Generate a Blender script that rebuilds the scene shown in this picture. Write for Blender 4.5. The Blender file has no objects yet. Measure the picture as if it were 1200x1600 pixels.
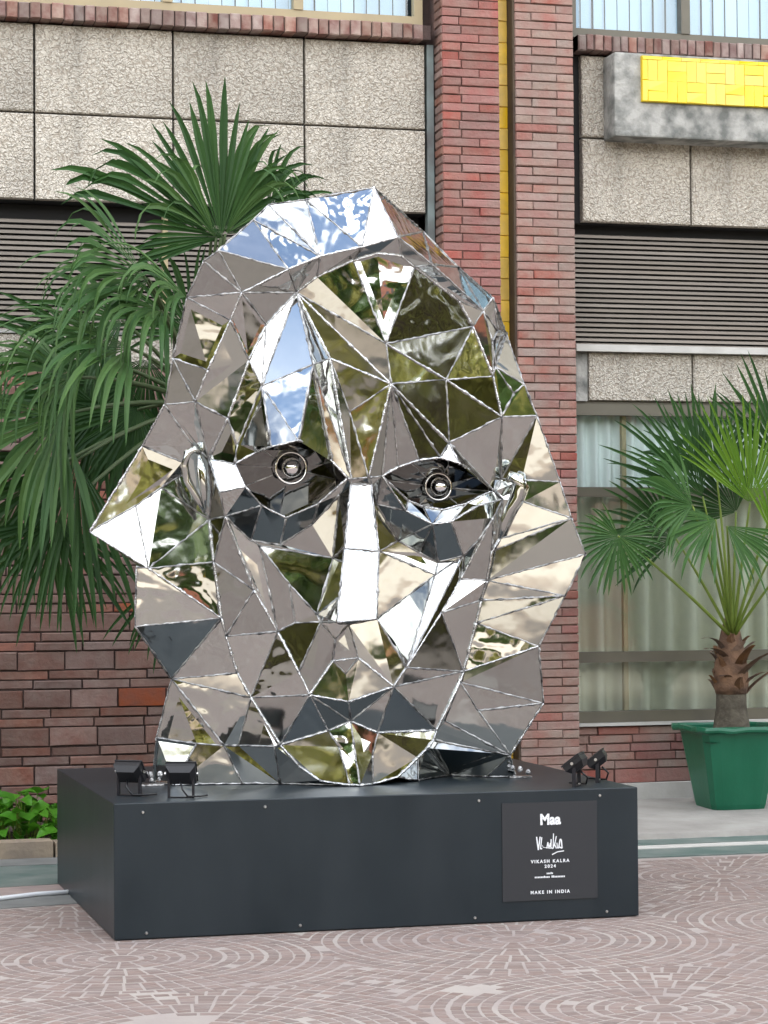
import bpy, bmesh, math, random
from mathutils import Vector, Matrix, Quaternion, noise
R = math.radians
random.seed(11)
scene = bpy.context.scene
COL = scene.collection

# ------------------------------------------------------------------ camera
YAW, PITCH, ROLL, F = R(15.0265), R(1.75), R(-0.4116), 3622.6
fwd = Vector((math.sin(YAW)*math.cos(PITCH), math.cos(YAW)*math.cos(PITCH), math.sin(PITCH)))
rt0 = Vector((math.cos(YAW), -math.sin(YAW), 0)); up0 = rt0.cross(fwd)
rt = rt0*math.cos(ROLL) + up0*math.sin(ROLL); up = up0*math.cos(ROLL) - rt0*math.sin(ROLL)
CAM = Vector((0, 0, 1.35))
cd = bpy.data.cameras.new("camera"); cam = bpy.data.objects.new("camera", cd); COL.objects.link(cam)
cam.matrix_world = Matrix(((rt.x, up.x, -fwd.x, CAM.x), (rt.y, up.y, -fwd.y, CAM.y), (rt.z, up.z, -fwd.z, CAM.z), (0, 0, 0, 1)))
cd.sensor_fit = 'VERTICAL'; cd.sensor_height = 24.0; cd.lens = 24.0*F/1600.0
cd.clip_start = 0.05; cd.clip_end = 2000
scene.camera = cam
def proj(P):
    v = P - CAM; z = v.dot(fwd)
    if z < 0.1: return None
    return 600 + F*v.dot(rt)/z, 800 - F*v.dot(up)/z, z

# ------------------------------------------------------------------ sky, sun, exposure
SUN_EL, SUN_AZ = R(55), R(10)          # the sun stands behind the office building
world = bpy.data.worlds.new("World"); scene.world = world; world.use_nodes = True
wn = world.node_tree; wn.nodes.clear()
wo = wn.nodes.new('ShaderNodeOutputWorld'); bg = wn.nodes.new('ShaderNodeBackground'); bg.inputs[1].default_value = 0.14
sky = wn.nodes.new('ShaderNodeTexSky'); sky.sky_type = 'NISHITA'; sky.sun_disc = False
sky.sun_elevation = SUN_EL; sky.sun_rotation = SUN_AZ; sky.air_density = 1.0; sky.dust_density = 3.0; sky.ozone_density = 1.2
tc = wn.nodes.new('ShaderNodeTexCoord')
nz = wn.nodes.new('ShaderNodeTexNoise'); nz.inputs['Scale'].default_value = 3.6; nz.inputs['Detail'].default_value = 5; nz.inputs['Roughness'].default_value = .55
rmp = wn.nodes.new('ShaderNodeValToRGB'); rmp.color_ramp.elements[0].position = .44; rmp.color_ramp.elements[1].position = .57
mx = wn.nodes.new('ShaderNodeMix'); mx.data_type = 'RGBA'; mx.inputs[7].default_value = (12.0, 12.0, 12.1, 1)
wn.links.new(tc.outputs['Generated'], nz.inputs['Vector']); wn.links.new(nz.outputs['Fac'], rmp.inputs[0])
sx = wn.nodes.new('ShaderNodeSeparateXYZ'); wn.links.new(tc.outputs['Generated'], sx.inputs[0])
hz = wn.nodes.new('ShaderNodeMapRange'); hz.inputs[1].default_value = .55; hz.inputs[2].default_value = .28; wn.links.new(sx.outputs[2], hz.inputs[0])
mxx = wn.nodes.new('ShaderNodeMath'); mxx.operation = 'MAXIMUM'; wn.links.new(rmp.outputs[0], mxx.inputs[0]); wn.links.new(hz.outputs[0], mxx.inputs[1])
wn.links.new(mxx.outputs[0], mx.inputs[0]); wn.links.new(sky.outputs[0], mx.inputs[6]); wn.links.new(mx.outputs[2], bg.inputs[0])
wn.links.new(bg.outputs[0], wo.inputs[0])
sl = bpy.data.lights.new("sun", 'SUN'); sl.energy = 3.4; sl.angle = R(0.55); sl.color = (1.0, .88, .71)
so = bpy.data.objects.new("sun", sl); COL.objects.link(so); so.location = (5, 60, 60)
sdir = Vector((math.sin(SUN_AZ)*math.cos(SUN_EL), math.cos(SUN_AZ)*math.cos(SUN_EL), math.sin(SUN_EL)))
so.rotation_euler = (-sdir).to_track_quat('-Z', 'Y').to_euler()
scene.view_settings.view_transform = 'Standard'; scene.view_settings.look = 'None'
scene.view_settings.exposure = 1.66; scene.view_settings.gamma = 1.0
scene.view_settings.use_curve_mapping = False
scene.render.engine = 'CYCLES'
scene.cycles.max_bounces = 10; scene.cycles.glossy_bounces = 6; scene.cycles.transparent_max_bounces = 12
scene.cycles.use_denoising = True
scene.cycles.sample_clamp_indirect = 8

# ------------------------------------------------------------------ materials
def mat(name, color, rough=.6, metal=0.0, var=0.0, stain=None, noise_scale=0, noise_amt=.3, color2=None, bump=0, bump_scale=40, spec=.5, island=False, detail=4, coord='Object'):
    """Principled material; var = brightness change from object to object (or island to island), noise between color and color2, noise bump"""
    m = bpy.data.materials.new(name); m.use_nodes = True; nt = m.node_tree; b = nt.nodes['Principled BSDF']
    b.inputs['Roughness'].default_value = rough; b.inputs['Metallic'].default_value = metal
    b.inputs['Specular IOR Level'].default_value = spec
    L = nt.links.new; N = nt.nodes.new
    t = N('ShaderNodeTexCoord'); vec = t.outputs[coord]
    oi = N('ShaderNodeObjectInfo')
    rnd = oi.outputs['Random']
    if island:
        g = N('ShaderNodeNewGeometry'); a = N('ShaderNodeMath'); a.operation = 'ADD'; L(rnd, a.inputs[0]); L(g.outputs['Random Per Island'], a.inputs[1])
        fr = N('ShaderNodeMath'); fr.operation = 'FRACT'; L(a.outputs[0], fr.inputs[0]); rnd = fr.outputs[0]
    off = N('ShaderNodeVectorMath'); off.operation = 'ADD'
    sc = N('ShaderNodeMath'); sc.operation = 'MULTIPLY'; sc.inputs[1].default_value = 37.0; L(rnd, sc.inputs[0])
    L(vec, off.inputs[0]); L(sc.outputs[0], off.inputs[1]); pv = off.outputs[0] if var else vec
    col = None
    rgb = N('ShaderNodeRGB'); rgb.outputs[0].default_value = (*color, 1); col = rgb.outputs[0]
    if noise_scale:
        n = N('ShaderNodeTexNoise'); n.inputs['Scale'].default_value = noise_scale; n.inputs['Detail'].default_value = detail; L(pv, n.inputs['Vector'])
        rp = N('ShaderNodeMapRange'); rp.inputs[1].default_value = .5 - noise_amt; rp.inputs[2].default_value = .5 + noise_amt; L(n.outputs['Fac'], rp.inputs[0])
        c = N('ShaderNodeMix'); c.data_type = 'RGBA'; L(rp.outputs[0], c.inputs[0]); L(col, c.inputs[6])
        c.inputs[7].default_value = (*(color2 or tuple(x*.6 for x in color)), 1); col = c.outputs[2]
    if var:
        h = N('ShaderNodeHueSaturation'); r1 = N('ShaderNodeMapRange'); r1.inputs[3].default_value = 1 - var; r1.inputs[4].default_value = 1 + var
        L(rnd, r1.inputs[0]); L(r1.outputs[0], h.inputs['Value']); L(col, h.inputs['Color'])
        m2 = N('ShaderNodeMath'); m2.operation = 'MULTIPLY'; m2.inputs[1].default_value = 7.31; L(rnd, m2.inputs[0])
        f2 = N('ShaderNodeMath'); f2.operation = 'FRACT'; L(m2.outputs[0], f2.inputs[0])
        r2 = N('ShaderNodeMapRange'); r2.inputs[3].default_value = 1 - var*1.2; r2.inputs[4].default_value = 1 + var*.6; L(f2.outputs[0], r2.inputs[0]); L(r2.outputs[0], h.inputs['Saturation'])
        col = h.outputs[0]
    if stain:
        gp = N('ShaderNodeNewGeometry'); mp = N('ShaderNodeMapping'); mp.inputs['Scale'].default_value = (5.5, 5.5, 1.3); L(gp.outputs['Position'], mp.inputs['Vector'])
        ns = N('ShaderNodeTexNoise'); ns.inputs['Scale'].default_value = 1; ns.inputs['Detail'].default_value = 6; L(mp.outputs[0], ns.inputs['Vector'])
        rs = N('ShaderNodeMapRange'); rs.inputs[1].default_value = .40; rs.inputs[2].default_value = .68; rs.inputs[4].default_value = stain[1]; L(ns.outputs['Fac'], rs.inputs[0])
        cs = N('ShaderNodeMix'); cs.data_type = 'RGBA'; L(rs.outputs[0], cs.inputs[0]); L(col, cs.inputs[6]); cs.inputs[7].default_value = (*stain[0], 1); col = cs.outputs[2]
    L(col, b.inputs['Base Color'])
    if bump:
        n2 = N('ShaderNodeTexNoise'); n2.inputs['Scale'].default_value = bump_scale; n2.inputs['Detail'].default_value = 5; L(pv, n2.inputs['Vector'])
        bp = N('ShaderNodeBump'); bp.inputs['Strength'].default_value = 1.0; bp.inputs['Distance'].default_value = bump; L(n2.outputs['Fac'], bp.inputs['Height']); L(bp.outputs[0], b.inputs['Normal'])
    m['b'] = 1
    return m

def mirror_mat(name, dent=1.0, tint=(.55, .565, .545), rough=.055):
    m = bpy.data.materials.new(name); m.use_nodes = True; nt = m.node_tree; b = nt.nodes['Principled BSDF']; L = nt.links.new; N = nt.nodes.new
    b.inputs['Metallic'].default_value = 1; b.inputs['Roughness'].default_value = rough; b.inputs['Base Color'].default_value = (*tint, 1)
    t = N('ShaderNodeTexCoord'); oi = N('ShaderNodeObjectInfo')
    off = N('ShaderNodeVectorMath'); off.operation = 'ADD'; sc = N('ShaderNodeMath'); sc.operation = 'MULTIPLY'; sc.inputs[1].default_value = 51.0
    L(oi.outputs['Random'], sc.inputs[0]); L(t.outputs['Object'], off.inputs[0]); L(sc.outputs[0], off.inputs[1])
    n1 = N('ShaderNodeTexNoise'); n1.inputs['Scale'].default_value = 5.0; n1.inputs['Detail'].default_value = 1.5; n1.inputs['Roughness'].default_value = .4; n1.inputs['Distortion'].default_value = .6; L(off.outputs[0], n1.inputs['Vector'])
    n2 = N('ShaderNodeTexNoise'); n2.inputs['Scale'].default_value = 17.0; n2.inputs['Detail'].default_value = 1.0; L(off.outputs[0], n2.inputs['Vector'])
    m2 = N('ShaderNodeMath'); m2.operation = 'MULTIPLY_ADD'; m2.inputs[1].default_value = .10; L(n2.outputs['Fac'], m2.inputs[0]); L(n1.outputs['Fac'], m2.inputs[2])
    # some sheets are flat, others are badly dented
    f = N('ShaderNodeMath'); f.operation = 'MULTIPLY'; f.inputs[1].default_value = 5.77; L(oi.outputs['Random'], f.inputs[0])
    fr = N('ShaderNodeMath'); fr.operation = 'FRACT'; L(f.outputs[0], fr.inputs[0])
    pw = N('ShaderNodeMath'); pw.operation = 'POWER'; pw.inputs[1].default_value = 3.0; L(fr.outputs[0], pw.inputs[0])
    mr = N('ShaderNodeMapRange'); mr.inputs[3].default_value = .0022*dent; mr.inputs[4].default_value = .020*dent; L(pw.outputs[0], mr.inputs[0])
    bp = N('ShaderNodeBump'); bp.inputs['Strength'].default_value = 1.0; L(mr.outputs[0], bp.inputs['Distance']); L(m2.outputs[0], bp.inputs['Height']); L(bp.outputs[0], b.inputs['Normal'])
    # every sheet has its own tone
    f5 = N('ShaderNodeMath'); f5.operation = 'MULTIPLY'; f5.inputs[1].default_value = 13.7; L(oi.outputs['Random'], f5.inputs[0]); f6 = N('ShaderNodeMath'); f6.operation = 'FRACT'; L(f5.outputs[0], f6.inputs[0])
    tr = N('ShaderNodeMapRange'); tr.inputs[3].default_value = .74; tr.inputs[4].default_value = 1.16; L(f6.outputs[0], tr.inputs[0])
    hs = N('ShaderNodeHueSaturation'); hs.inputs['Color'].default_value = (*tint, 1); L(tr.outputs[0], hs.inputs['Value']); L(hs.outputs[0], b.inputs['Base Color'])
    # faint smears
    n3 = N('ShaderNodeTexNoise'); n3.inputs['Scale'].default_value = 9; n3.inputs['Detail'].default_value = 6; L(off.outputs[0], n3.inputs['Vector'])
    r3 = N('ShaderNodeMapRange'); r3.inputs[1].default_value = .5; r3.inputs[2].default_value = .8; r3.inputs[3].default_value = rough; r3.inputs[4].default_value = rough + .07; L(n3.outputs['Fac'], r3.inputs[0]); L(r3.outputs[0], b.inputs['Roughness'])
    return m

M = {}
def pebble_mat(name, ca, cb, cc):
    m = bpy.data.materials.new(name); m.use_nodes = True; nt = m.node_tree; b = nt.nodes['Principled BSDF']; L = nt.links.new; N = nt.nodes.new
    b.inputs['Roughness'].default_value = .85
    t = N('ShaderNodeTexCoord'); n0 = N('ShaderNodeTexNoise'); n0.inputs['Scale'].default_value = 28; n0.inputs['Detail'].default_value = 2; L(t.outputs['Object'], n0.inputs['Vector'])
    ad = N('ShaderNodeVectorMath'); ad.operation = 'MULTIPLY_ADD'; ad.inputs[1].default_value = (.055, .055, .055); L(n0.outputs['Color'], ad.inputs[0]); L(t.outputs['Object'], ad.inputs[2])
    v = N('ShaderNodeTexVoronoi'); v.inputs['Scale'].default_value = 70; v.feature = 'F1'; L(ad.outputs[0], v.inputs['Vector'])
    r = N('ShaderNodeValToRGB'); e = r.color_ramp.elements; e[0].position = .05; e[0].color = (*ca, 1); e[1].position = .75; e[1].color = (*cc, 1)
    x = e.new(.42); x.color = (*cb, 1); L(v.outputs['Distance'], r.inputs[0])
    g = N('ShaderNodeTexNoise'); g.inputs['Scale'].default_value = 2.2; g.inputs['Detail'].default_value = 5; L(t.outputs['Object'], g.inputs['Vector'])
    gr = N('ShaderNodeMapRange'); gr.inputs[1].default_value = .3; gr.inputs[2].default_value = .75; gr.inputs[3].default_value = 1.05; gr.inputs[4].default_value = .80; L(g.outputs['Fac'], gr.inputs[0])
    oi = N('ShaderNodeObjectInfo'); ov = N('ShaderNodeMapRange'); ov.inputs[3].default_value = .82; ov.inputs[4].default_value = 1.08; L(oi.outputs['Random'], ov.inputs[0])
    mp = N('ShaderNodeMapping'); mp.inputs['Scale'].default_value = (7, 7, .7); L(t.outputs['Object'], mp.inputs['Vector']); st = N('ShaderNodeTexNoise'); st.inputs['Scale'].default_value = 1; st.inputs['Detail'].default_value = 4; L(mp.outputs[0], st.inputs['Vector'])
    sr = N('ShaderNodeMapRange'); sr.inputs[1].default_value = .52; sr.inputs[2].default_value = .8; sr.inputs[3].default_value = 1; sr.inputs[4].default_value = .72; L(st.outputs['Fac'], sr.inputs[0])
    m3 = N('ShaderNodeMath'); m3.operation = 'MULTIPLY'; L(ov.outputs[0], m3.inputs[0]); L(sr.outputs[0], m3.inputs[1]); m4 = N('ShaderNodeMath'); m4.operation = 'MULTIPLY'; L(m3.outputs[0], m4.inputs[0]); L(gr.outputs[0], m4.inputs[1]); gr = m4
    mu = N('ShaderNodeMix'); mu.data_type = 'RGBA'; mu.blend_type = 'MULTIPLY'; mu.inputs[0].default_value = 1; L(r.outputs[0], mu.inputs[6]); L(gr.outputs[0], mu.inputs[7]); L(mu.outputs[2], b.inputs['Base Color'])
    bp = N('ShaderNodeBump'); bp.invert = True; bp.inputs['Distance'].default_value = .012; L(v.outputs['Distance'], bp.inputs['Height']); L(bp.outputs[0], b.inputs['Normal'])
    return m
M['pebble'] = pebble_mat('pebble_dash', (.66, .62, .545), (.57, .525, .45), (.37, .325, .265))
M['brick'] = mat('red_brick', (.265, .072, .058), .85, var=.18, noise_scale=9, noise_amt=.16, color2=(.25, .115, .092), bump=.006, bump_scale=45, stain=((.235, .165, .14), .6))
M['brick_dusty'] = mat('dusty_brick', (.275, .098, .076), .88, var=.15, noise_scale=6, noise_amt=.16, color2=(.29, .21, .175), bump=.006, bump_scale=45, stain=((.25, .20, .17), .6))
M['brick_wall'] = mat('purple_brown_brick', (.17, .074, .054), .85, var=.26, noise_scale=11, noise_amt=.18, color2=(.20, .125, .10), bump=.005, bump_scale=40, stain=((.12, .085, .07), .5))
M['brick_wall_orange'] = mat('orange_brick', (.26, .075, .035), .85, var=.2, noise_scale=11, noise_amt=.2, color2=(.17, .07, .05), bump=.003, bump_scale=50)
M['sill_brick'] = mat('sill_brick', (.165, .07, .056), .85, var=.3, noise_scale=12, noise_amt=.16, color2=(.28, .2, .165), bump=.004, bump_scale=60)
M['mortar'] = mat('mortar', (.12, .062, .050), .9, noise_scale=14, noise_amt=.25, color2=(.09, .06, .05), bump=.004, bump_scale=90)
M['mortar_dark'] = mat('dark_mortar', (.07, .042, .036), .9, noise_scale=14, noise_amt=.25, color2=(.045, .03, .027), bump=.004, bump_scale=90)
M['concrete'] = mat('weathered_concrete', (.36, .355, .33), .85, noise_scale=9, noise_amt=.12, color2=(.13, .135, .125), bump=.010, bump_scale=30, detail=8)
M['concrete_pale'] = mat('pale_concrete', (.52, .51, .48), .85, noise_scale=8, noise_amt=.25, color2=(.40, .39, .36), bump=.003, bump_scale=30)
M['apron'] = mat('apron_concrete', (.36, .35, .32), .85, noise_scale=3.5, noise_amt=.22, color2=(.24, .225, .205), bump=.008, bump_scale=22, detail=7)
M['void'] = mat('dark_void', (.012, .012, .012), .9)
M['slat'] = mat('louvre_slat', (.235, .205, .172), .55, var=.10, noise_scale=3, noise_amt=.3, color2=(.175, .15, .125))
M['frame'] = mat('bronze_frame', (.125, .112, .078), .45, noise_scale=5, noise_amt=.3, color2=(.085, .078, .058))
M['frame_gold'] = mat('gold_frame', (.36, .29, .16), .45, noise_scale=5, noise_amt=.3, color2=(.27, .22, .13))
M['curtain'] = mat('pale_curtain', (.56, .55, .43), .9, noise_scale=2, noise_amt=.3, color2=(.47, .455, .35))
M['blind'] = mat('blue_blind', (.44, .58, .72), .7, var=.07)
M['yellow'] = mat('yellow_glaze', (.80, .62, .012), .22, var=.10, noise_scale=15, noise_amt=.4, color2=(.72, .50, .01))
M['yellow_dirty'] = mat('ochre_glaze', (.88, .56, .035), .35, var=.10, noise_scale=12, noise_amt=.25, color2=(.66, .42, .05))
M['grout'] = mat('yellow_grout', (.55, .40, .012), .8)
M['pipe'] = mat('painted_pipe', (.20, .25, .245), .6, noise_scale=6, noise_amt=.2, color2=(.10, .10, .10))
M['plinth'] = mat('matt_black_paint', (.0085, .0155, .0205), .38, noise_scale=3.0, noise_amt=.16, color2=(.0135, .0215, .027), bump=.0006, bump_scale=8, detail=9, spec=.4, stain=((.024, .032, .038), .5))
M['plaque'] = mat('plaque_vinyl', (.030, .032, .036), .5, spec=.4)
M['white'] = mat('white_print', (.82, .84, .86), .6)
M['bolt'] = mat('bright_bolt', (.75, .75, .74), .3, metal=1)
M['black'] = mat('black_plastic', (.009, .009, .011), .4)
M['blackmetal'] = mat('black_bracket', (.010, .010, .014), .35)
M['glasslamp'] = mat('lamp_glass', (.05, .05, .05), .08)
M['leaf'] = None
M['pot'] = mat('green_plastic', (.001, .110, .052), .34, noise_scale=5, noise_amt=.4, color2=(.001, .088, .042), bump=.0008, bump_scale=60, stain=((.02, .15, .085), .45))
M['soil'] = mat('soil', (.055, .035, .025), .95, noise_scale=30, noise_amt=.2, bump=.02, bump_scale=40)
M['trunk'] = mat('palm_trunk', (.12, .105, .075), .9, noise_scale=14, noise_amt=.2, color2=(.05, .04, .028), bump=.012, bump_scale=35)
M['husk'] = mat('palm_husk', (.17, .088, .042), .9, var=.35, noise_scale=12, noise_amt=.2, color2=(.06, .032, .018), bump=.01, bump_scale=40)
M['stone'] = mat('paving_stone', (.198, .142, .122), .75, var=.13, noise_scale=16, noise_amt=.22, color2=(.235, .182, .162), bump=.0015, bump_scale=70, island=True)
M['joint'] = mat('paving_joint', (.37, .335, .30), .9, noise_scale=2.2, noise_amt=.2, color2=(.28, .235, .22), bump=.003, bump_scale=60, detail=8)
M['far_paving'] = mat('distant_paving', (.212, .178, .148), .8, noise_scale=1.6, noise_amt=.22, color2=(.25, .21, .18), bump=.004, bump_scale=40, detail=9)
M['cement'] = mat('cement_patch', (.40, .385, .36), .9, noise_scale=9, noise_amt=.2, color2=(.31, .28, .26), bump=.004, bump_scale=50)
M['marble'] = mat('green_marble', (.088, .135, .122), .5, noise_scale=5, noise_amt=.14, color2=(.17, .20, .185), detail=8, bump=.001, bump_scale=60)
M['slate'] = mat('grey_slate', (.19, .195, .185), .7, noise_scale=6, noise_amt=.2, color2=(.13, .135, .13), bump=.002, bump_scale=40)
M['sandstone'] = mat('sandstone', (.34, .27, .19), .85, noise_scale=6, noise_amt=.2, color2=(.22, .18, .14), bump=.006, bump_scale=30)
M['pinkstrip'] = mat('pink_terrazzo', (.33, .26, .235), .8, noise_scale=9, noise_amt=.2, color2=(.25, .2, .185), bump=.002, bump_scale=60)
M['cable'] = mat('white_cable', (.7, .72, .74), .4)

def leaf_mat(name, c1, c2, trans=.25, rough=.48):
    m = bpy.data.materials.new(name); m.use_nodes = True; nt = m.node_tree; b = nt.nodes['Principled BSDF']; L = nt.links.new; N = nt.nodes.new
    out = nt.nodes['Material Output']; b.inputs['Roughness'].default_value = rough; b.inputs['Specular IOR Level'].default_value = .3
    g = N('ShaderNodeNewGeometry'); oi = N('ShaderNodeObjectInfo'); a = N('ShaderNodeMath'); a.operation = 'ADD'; L(g.outputs['Random Per Island'], a.inputs[0]); L(oi.outputs['Random'], a.inputs[1])
    fr = N('ShaderNodeMath'); fr.operation = 'FRACT'; L(a.outputs[0], fr.inputs[0])
    t = N('ShaderNodeTexCoord'); n = N('ShaderNodeTexNoise'); n.inputs['Scale'].default_value = 6; L(t.outputs['Object'], n.inputs['Vector'])
    av = N('ShaderNodeMath'); av.operation = 'MULTIPLY_ADD'; av.inputs[1].default_value = .6; L(fr.outputs[0], av.inputs[0])
    s2 = N('ShaderNodeMath'); s2.operation = 'MULTIPLY'; s2.inputs[1].default_value = .4; L(n.outputs['Fac'], s2.inputs[0]); L(s2.outputs[0], av.inputs[2])
    mx = N('ShaderNodeMix'); mx.data_type = 'RGBA'; mx.inputs[6].default_value = (*c1, 1); mx.inputs[7].default_value = (*c2, 1); L(av.outputs[0], mx.inputs[0]); L(mx.outputs[2], b.inputs['Base Color'])
    tr = N('ShaderNodeBsdfTranslucent'); L(mx.outputs[2], tr.inputs['Color']); ms = N('ShaderNodeMixShader'); ms.inputs[0].default_value = trans
    L(b.outputs[0], ms.inputs[1]); L(tr.outputs[0], ms.inputs[2]); L(ms.outputs[0], out.inputs['Surface'])
    return m
M['palm_dark'] = leaf_mat('palm_leaf_dark', (.015, .052, .012), (.042, .108, .023))
M['palm_mid'] = leaf_mat('palm_leaf_mid', (.026, .084, .022), (.092, .175, .046))
M['palm_bright'] = leaf_mat('palm_leaf_bright', (.07, .17, .012), (.14, .26, .02), .35)
M['palm_pot'] = leaf_mat('palm_leaf_potted', (.026, .085, .020), (.066, .155, .032), .25)
M['petiole'] = leaf_mat('palm_stalk', (.13, .20, .03), (.20, .27, .05), .1)
M['petiole_dark'] = leaf_mat('palm_stalk_dark', (.05, .085, .03), (.08, .11, .045), .1)
M['cover_leaf'] = leaf_mat('ground_cover_leaf', (.035, .15, .012), (.10, .30, .02), .25, .35)
def glass_mat(name, tint, refl):
    m = bpy.data.materials.new(name); m.use_nodes = True; nt = m.node_tree; nt.nodes.remove(nt.nodes['Principled BSDF']); L = nt.links.new; N = nt.nodes.new; out = nt.nodes['Material Output']
    tr = N('ShaderNodeBsdfTransparent'); tr.inputs[0].default_value = (*tint, 1); gl = N('ShaderNodeBsdfGlossy'); gl.inputs['Roughness'].default_value = .02
    fz = N('ShaderNodeLayerWeight'); fz.inputs[0].default_value = .5; pq = N('ShaderNodeMath'); pq.operation = 'POWER'; pq.inputs[1].default_value = 4; L(fz.outputs['Facing'], pq.inputs[0]); mr = N('ShaderNodeMath'); mr.operation = 'MULTIPLY_ADD'; mr.inputs[1].default_value = .5; mr.inputs[2].default_value = refl; L(pq.outputs[0], mr.inputs[0])
    ms = N('ShaderNodeMixShader'); L(mr.outputs[0], ms.inputs[0]); L(tr.outputs[0], ms.inputs[1]); L(gl.outputs[0], ms.inputs[2]); L(ms.outputs[0], out.inputs['Surface'])
    return m
M['glass'] = glass_mat('window_glass', (.93, .96, .96), .04)
M['steel'] = mirror_mat('mirror_steel')
M['steel_dented'] = mirror_mat('mirror_steel_dented', 3.0)
M['steel_flat'] = mirror_mat('mirror_steel_flat', .12)
M['steel_bright'] = mirror_mat('chrome_ball', .1, tint=(.85, .85, .85), rough=.02)
M['weld_bright'] = mat('bright_weld_bead', (.92, .93, .93), .24, metal=1, noise_scale=40, noise_amt=.2, color2=(.40, .40, .41), bump=.004, bump_scale=150)
M['steel_eye_shade'] = mirror_mat('mirror_steel_eye_shade', .5, tint=(.20, .20, .19))  # tint darkened to paint in the shade of the eye cavities
M['weld'] = mat('weld_bead', (.68, .68, .68), .3, metal=1, noise_scale=26, noise_amt=.2, color2=(.05, .048, .05), bump=.004, bump_scale=150)

# ------------------------------------------------------------------ helpers
class MB:
    def __init__(s): s.v = []; s.f = []
    def add(s, vs, fs):
        o = len(s.v); s.v += [tuple(x) for x in vs]; s.f += [tuple(i + o for i in f) for f in fs]
    def box(s, x0, x1, y0, y1, z0, z1):
        s.add([(x0, y0, z0), (x1, y0, z0), (x1, y1, z0), (x0, y1, z0), (x0, y0, z1), (x1, y0, z1), (x1, y1, z1), (x0, y1, z1)],
              [(0, 3, 2, 1), (4, 5, 6, 7), (0, 1, 5, 4), (1, 2, 6, 5), (2, 3, 7, 6), (3, 0, 4, 7)])
    def tube(s, pts, rad, n=6, cap=True):
        pts = [Vector(p) for p in pts]; rads = rad if hasattr(rad, '__len__') else [rad]*len(pts); rings = []
        ref = Vector((.13, .31, .94))
        for i, p in enumerate(pts):
            d = (pts[min(i + 1, len(pts) - 1)] - pts[max(i - 1, 0)]).normalized()
            a = d.cross(ref); a = a.normalized() if a.length > 1e-4 else d.orthogonal().normalized(); b = d.cross(a)
            rings.append([p + (a*math.cos(2*math.pi*k/n) + b*math.sin(2*math.pi*k/n))*rads[i] for k in range(n)])
        vs = [v for r in rings for v in r]; fs = []
        for i in range(len(pts) - 1):
            for k in range(n): fs.append((i*n + k, i*n + (k + 1) % n, (i + 1)*n + (k + 1) % n, (i + 1)*n + k))
        if cap: fs += [tuple(range(n))[::-1], tuple((len(pts) - 1)*n + k for k in range(n))]
        s.add(vs, fs)
    def lathe(s, c, prof, n=16):
        vs = [(c[0] + r*math.cos(2*math.pi*k/n), c[1] + r*math.sin(2*math.pi*k/n), c[2] + z) for r, z in prof for k in range(n)]; fs = []
        for i in range(len(prof) - 1):
            for k in range(n): fs.append((i*n + k, i*n + (k + 1) % n, (i + 1)*n + (k + 1) % n, (i + 1)*n + k))
        fs += [tuple(range(n))[::-1], tuple((len(prof) - 1)*n + k for k in range(n))]
        s.add(vs, fs)
    def mesh(s, name, m=None, smooth=False):
        me = bpy.data.meshes.new(name); me.from_pydata(s.v, [], s.f)
        if m: me.materials.append(m)
        if smooth: me.polygons.foreach_set('use_smooth', [True]*len(me.polygons))
        me.update(); return me
    def build(s, name, m, parent=None, smooth=False, loc=None):
        return link(name, s.mesh(name, m, smooth), parent, loc)
def link(name, me, parent=None, loc=None, rot=None):
    o = bpy.data.objects.new(name, me); COL.objects.link(o)
    if loc is not None: o.location = loc
    if rot is not None: o.rotation_euler = rot
    if parent is not None:
        o.parent = parent; o.matrix_parent_inverse = parent.matrix_basis.inverted()
    return o
def empty(name, loc=(0, 0, 0)):
    o = bpy.data.objects.new(name, None); COL.objects.link(o); o.location = loc; o.empty_display_size = .2; return o
def tag(o, label=None, cat=None, group=None, kind=None):
    for k, x in (('label', label), ('category', cat), ('group', group), ('kind', kind)):
        if x: o[k] = x
    return o
_bc = {}
def brick_mesh(w, h, d, m, ch=.004, k=0):
    """one chamfered, slightly uneven brick: x 0..w, z 0..h, front at y=0, back at y=d"""
    key = (round(w, 3), round(h, 3), round(d, 3), m.name, k)
    if key in _bc: return _bc[key]
    rg = random.Random(hash(key[:3]) % 1000 + k*77)
    j = lambda a: rg.uniform(-a, a)
    q = min(.0035, h*.06)
    f = [(ch + j(q), 0 + j(.002), ch + j(q)), (w - ch + j(q), 0 + j(.002), ch + j(q)), (w - ch + j(q), j(.002), h - ch + j(q)), (ch + j(q), j(.002), h - ch + j(q))]
    e = [(0, ch*1.3, 0), (w, ch*1.3, 0), (w, ch*1.3, h), (0, ch*1.3, h)]; b = [(0, d, 0), (w, d, 0), (w, d, h), (0, d, h)]
    me = bpy.data.meshes.new('brick'); me.from_pydata(f + e + b, [], [(0, 1, 2, 3)] + [(4 + i, 4 + (i + 1) % 4, (i + 1) % 4, i) for i in range(4)] + [(8 + i, 8 + (i + 1) % 4, 4 + (i + 1) % 4, 4 + i) for i in range(4)])
    me.materials.append(m); me.update(); _bc[key] = me; return me

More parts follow.
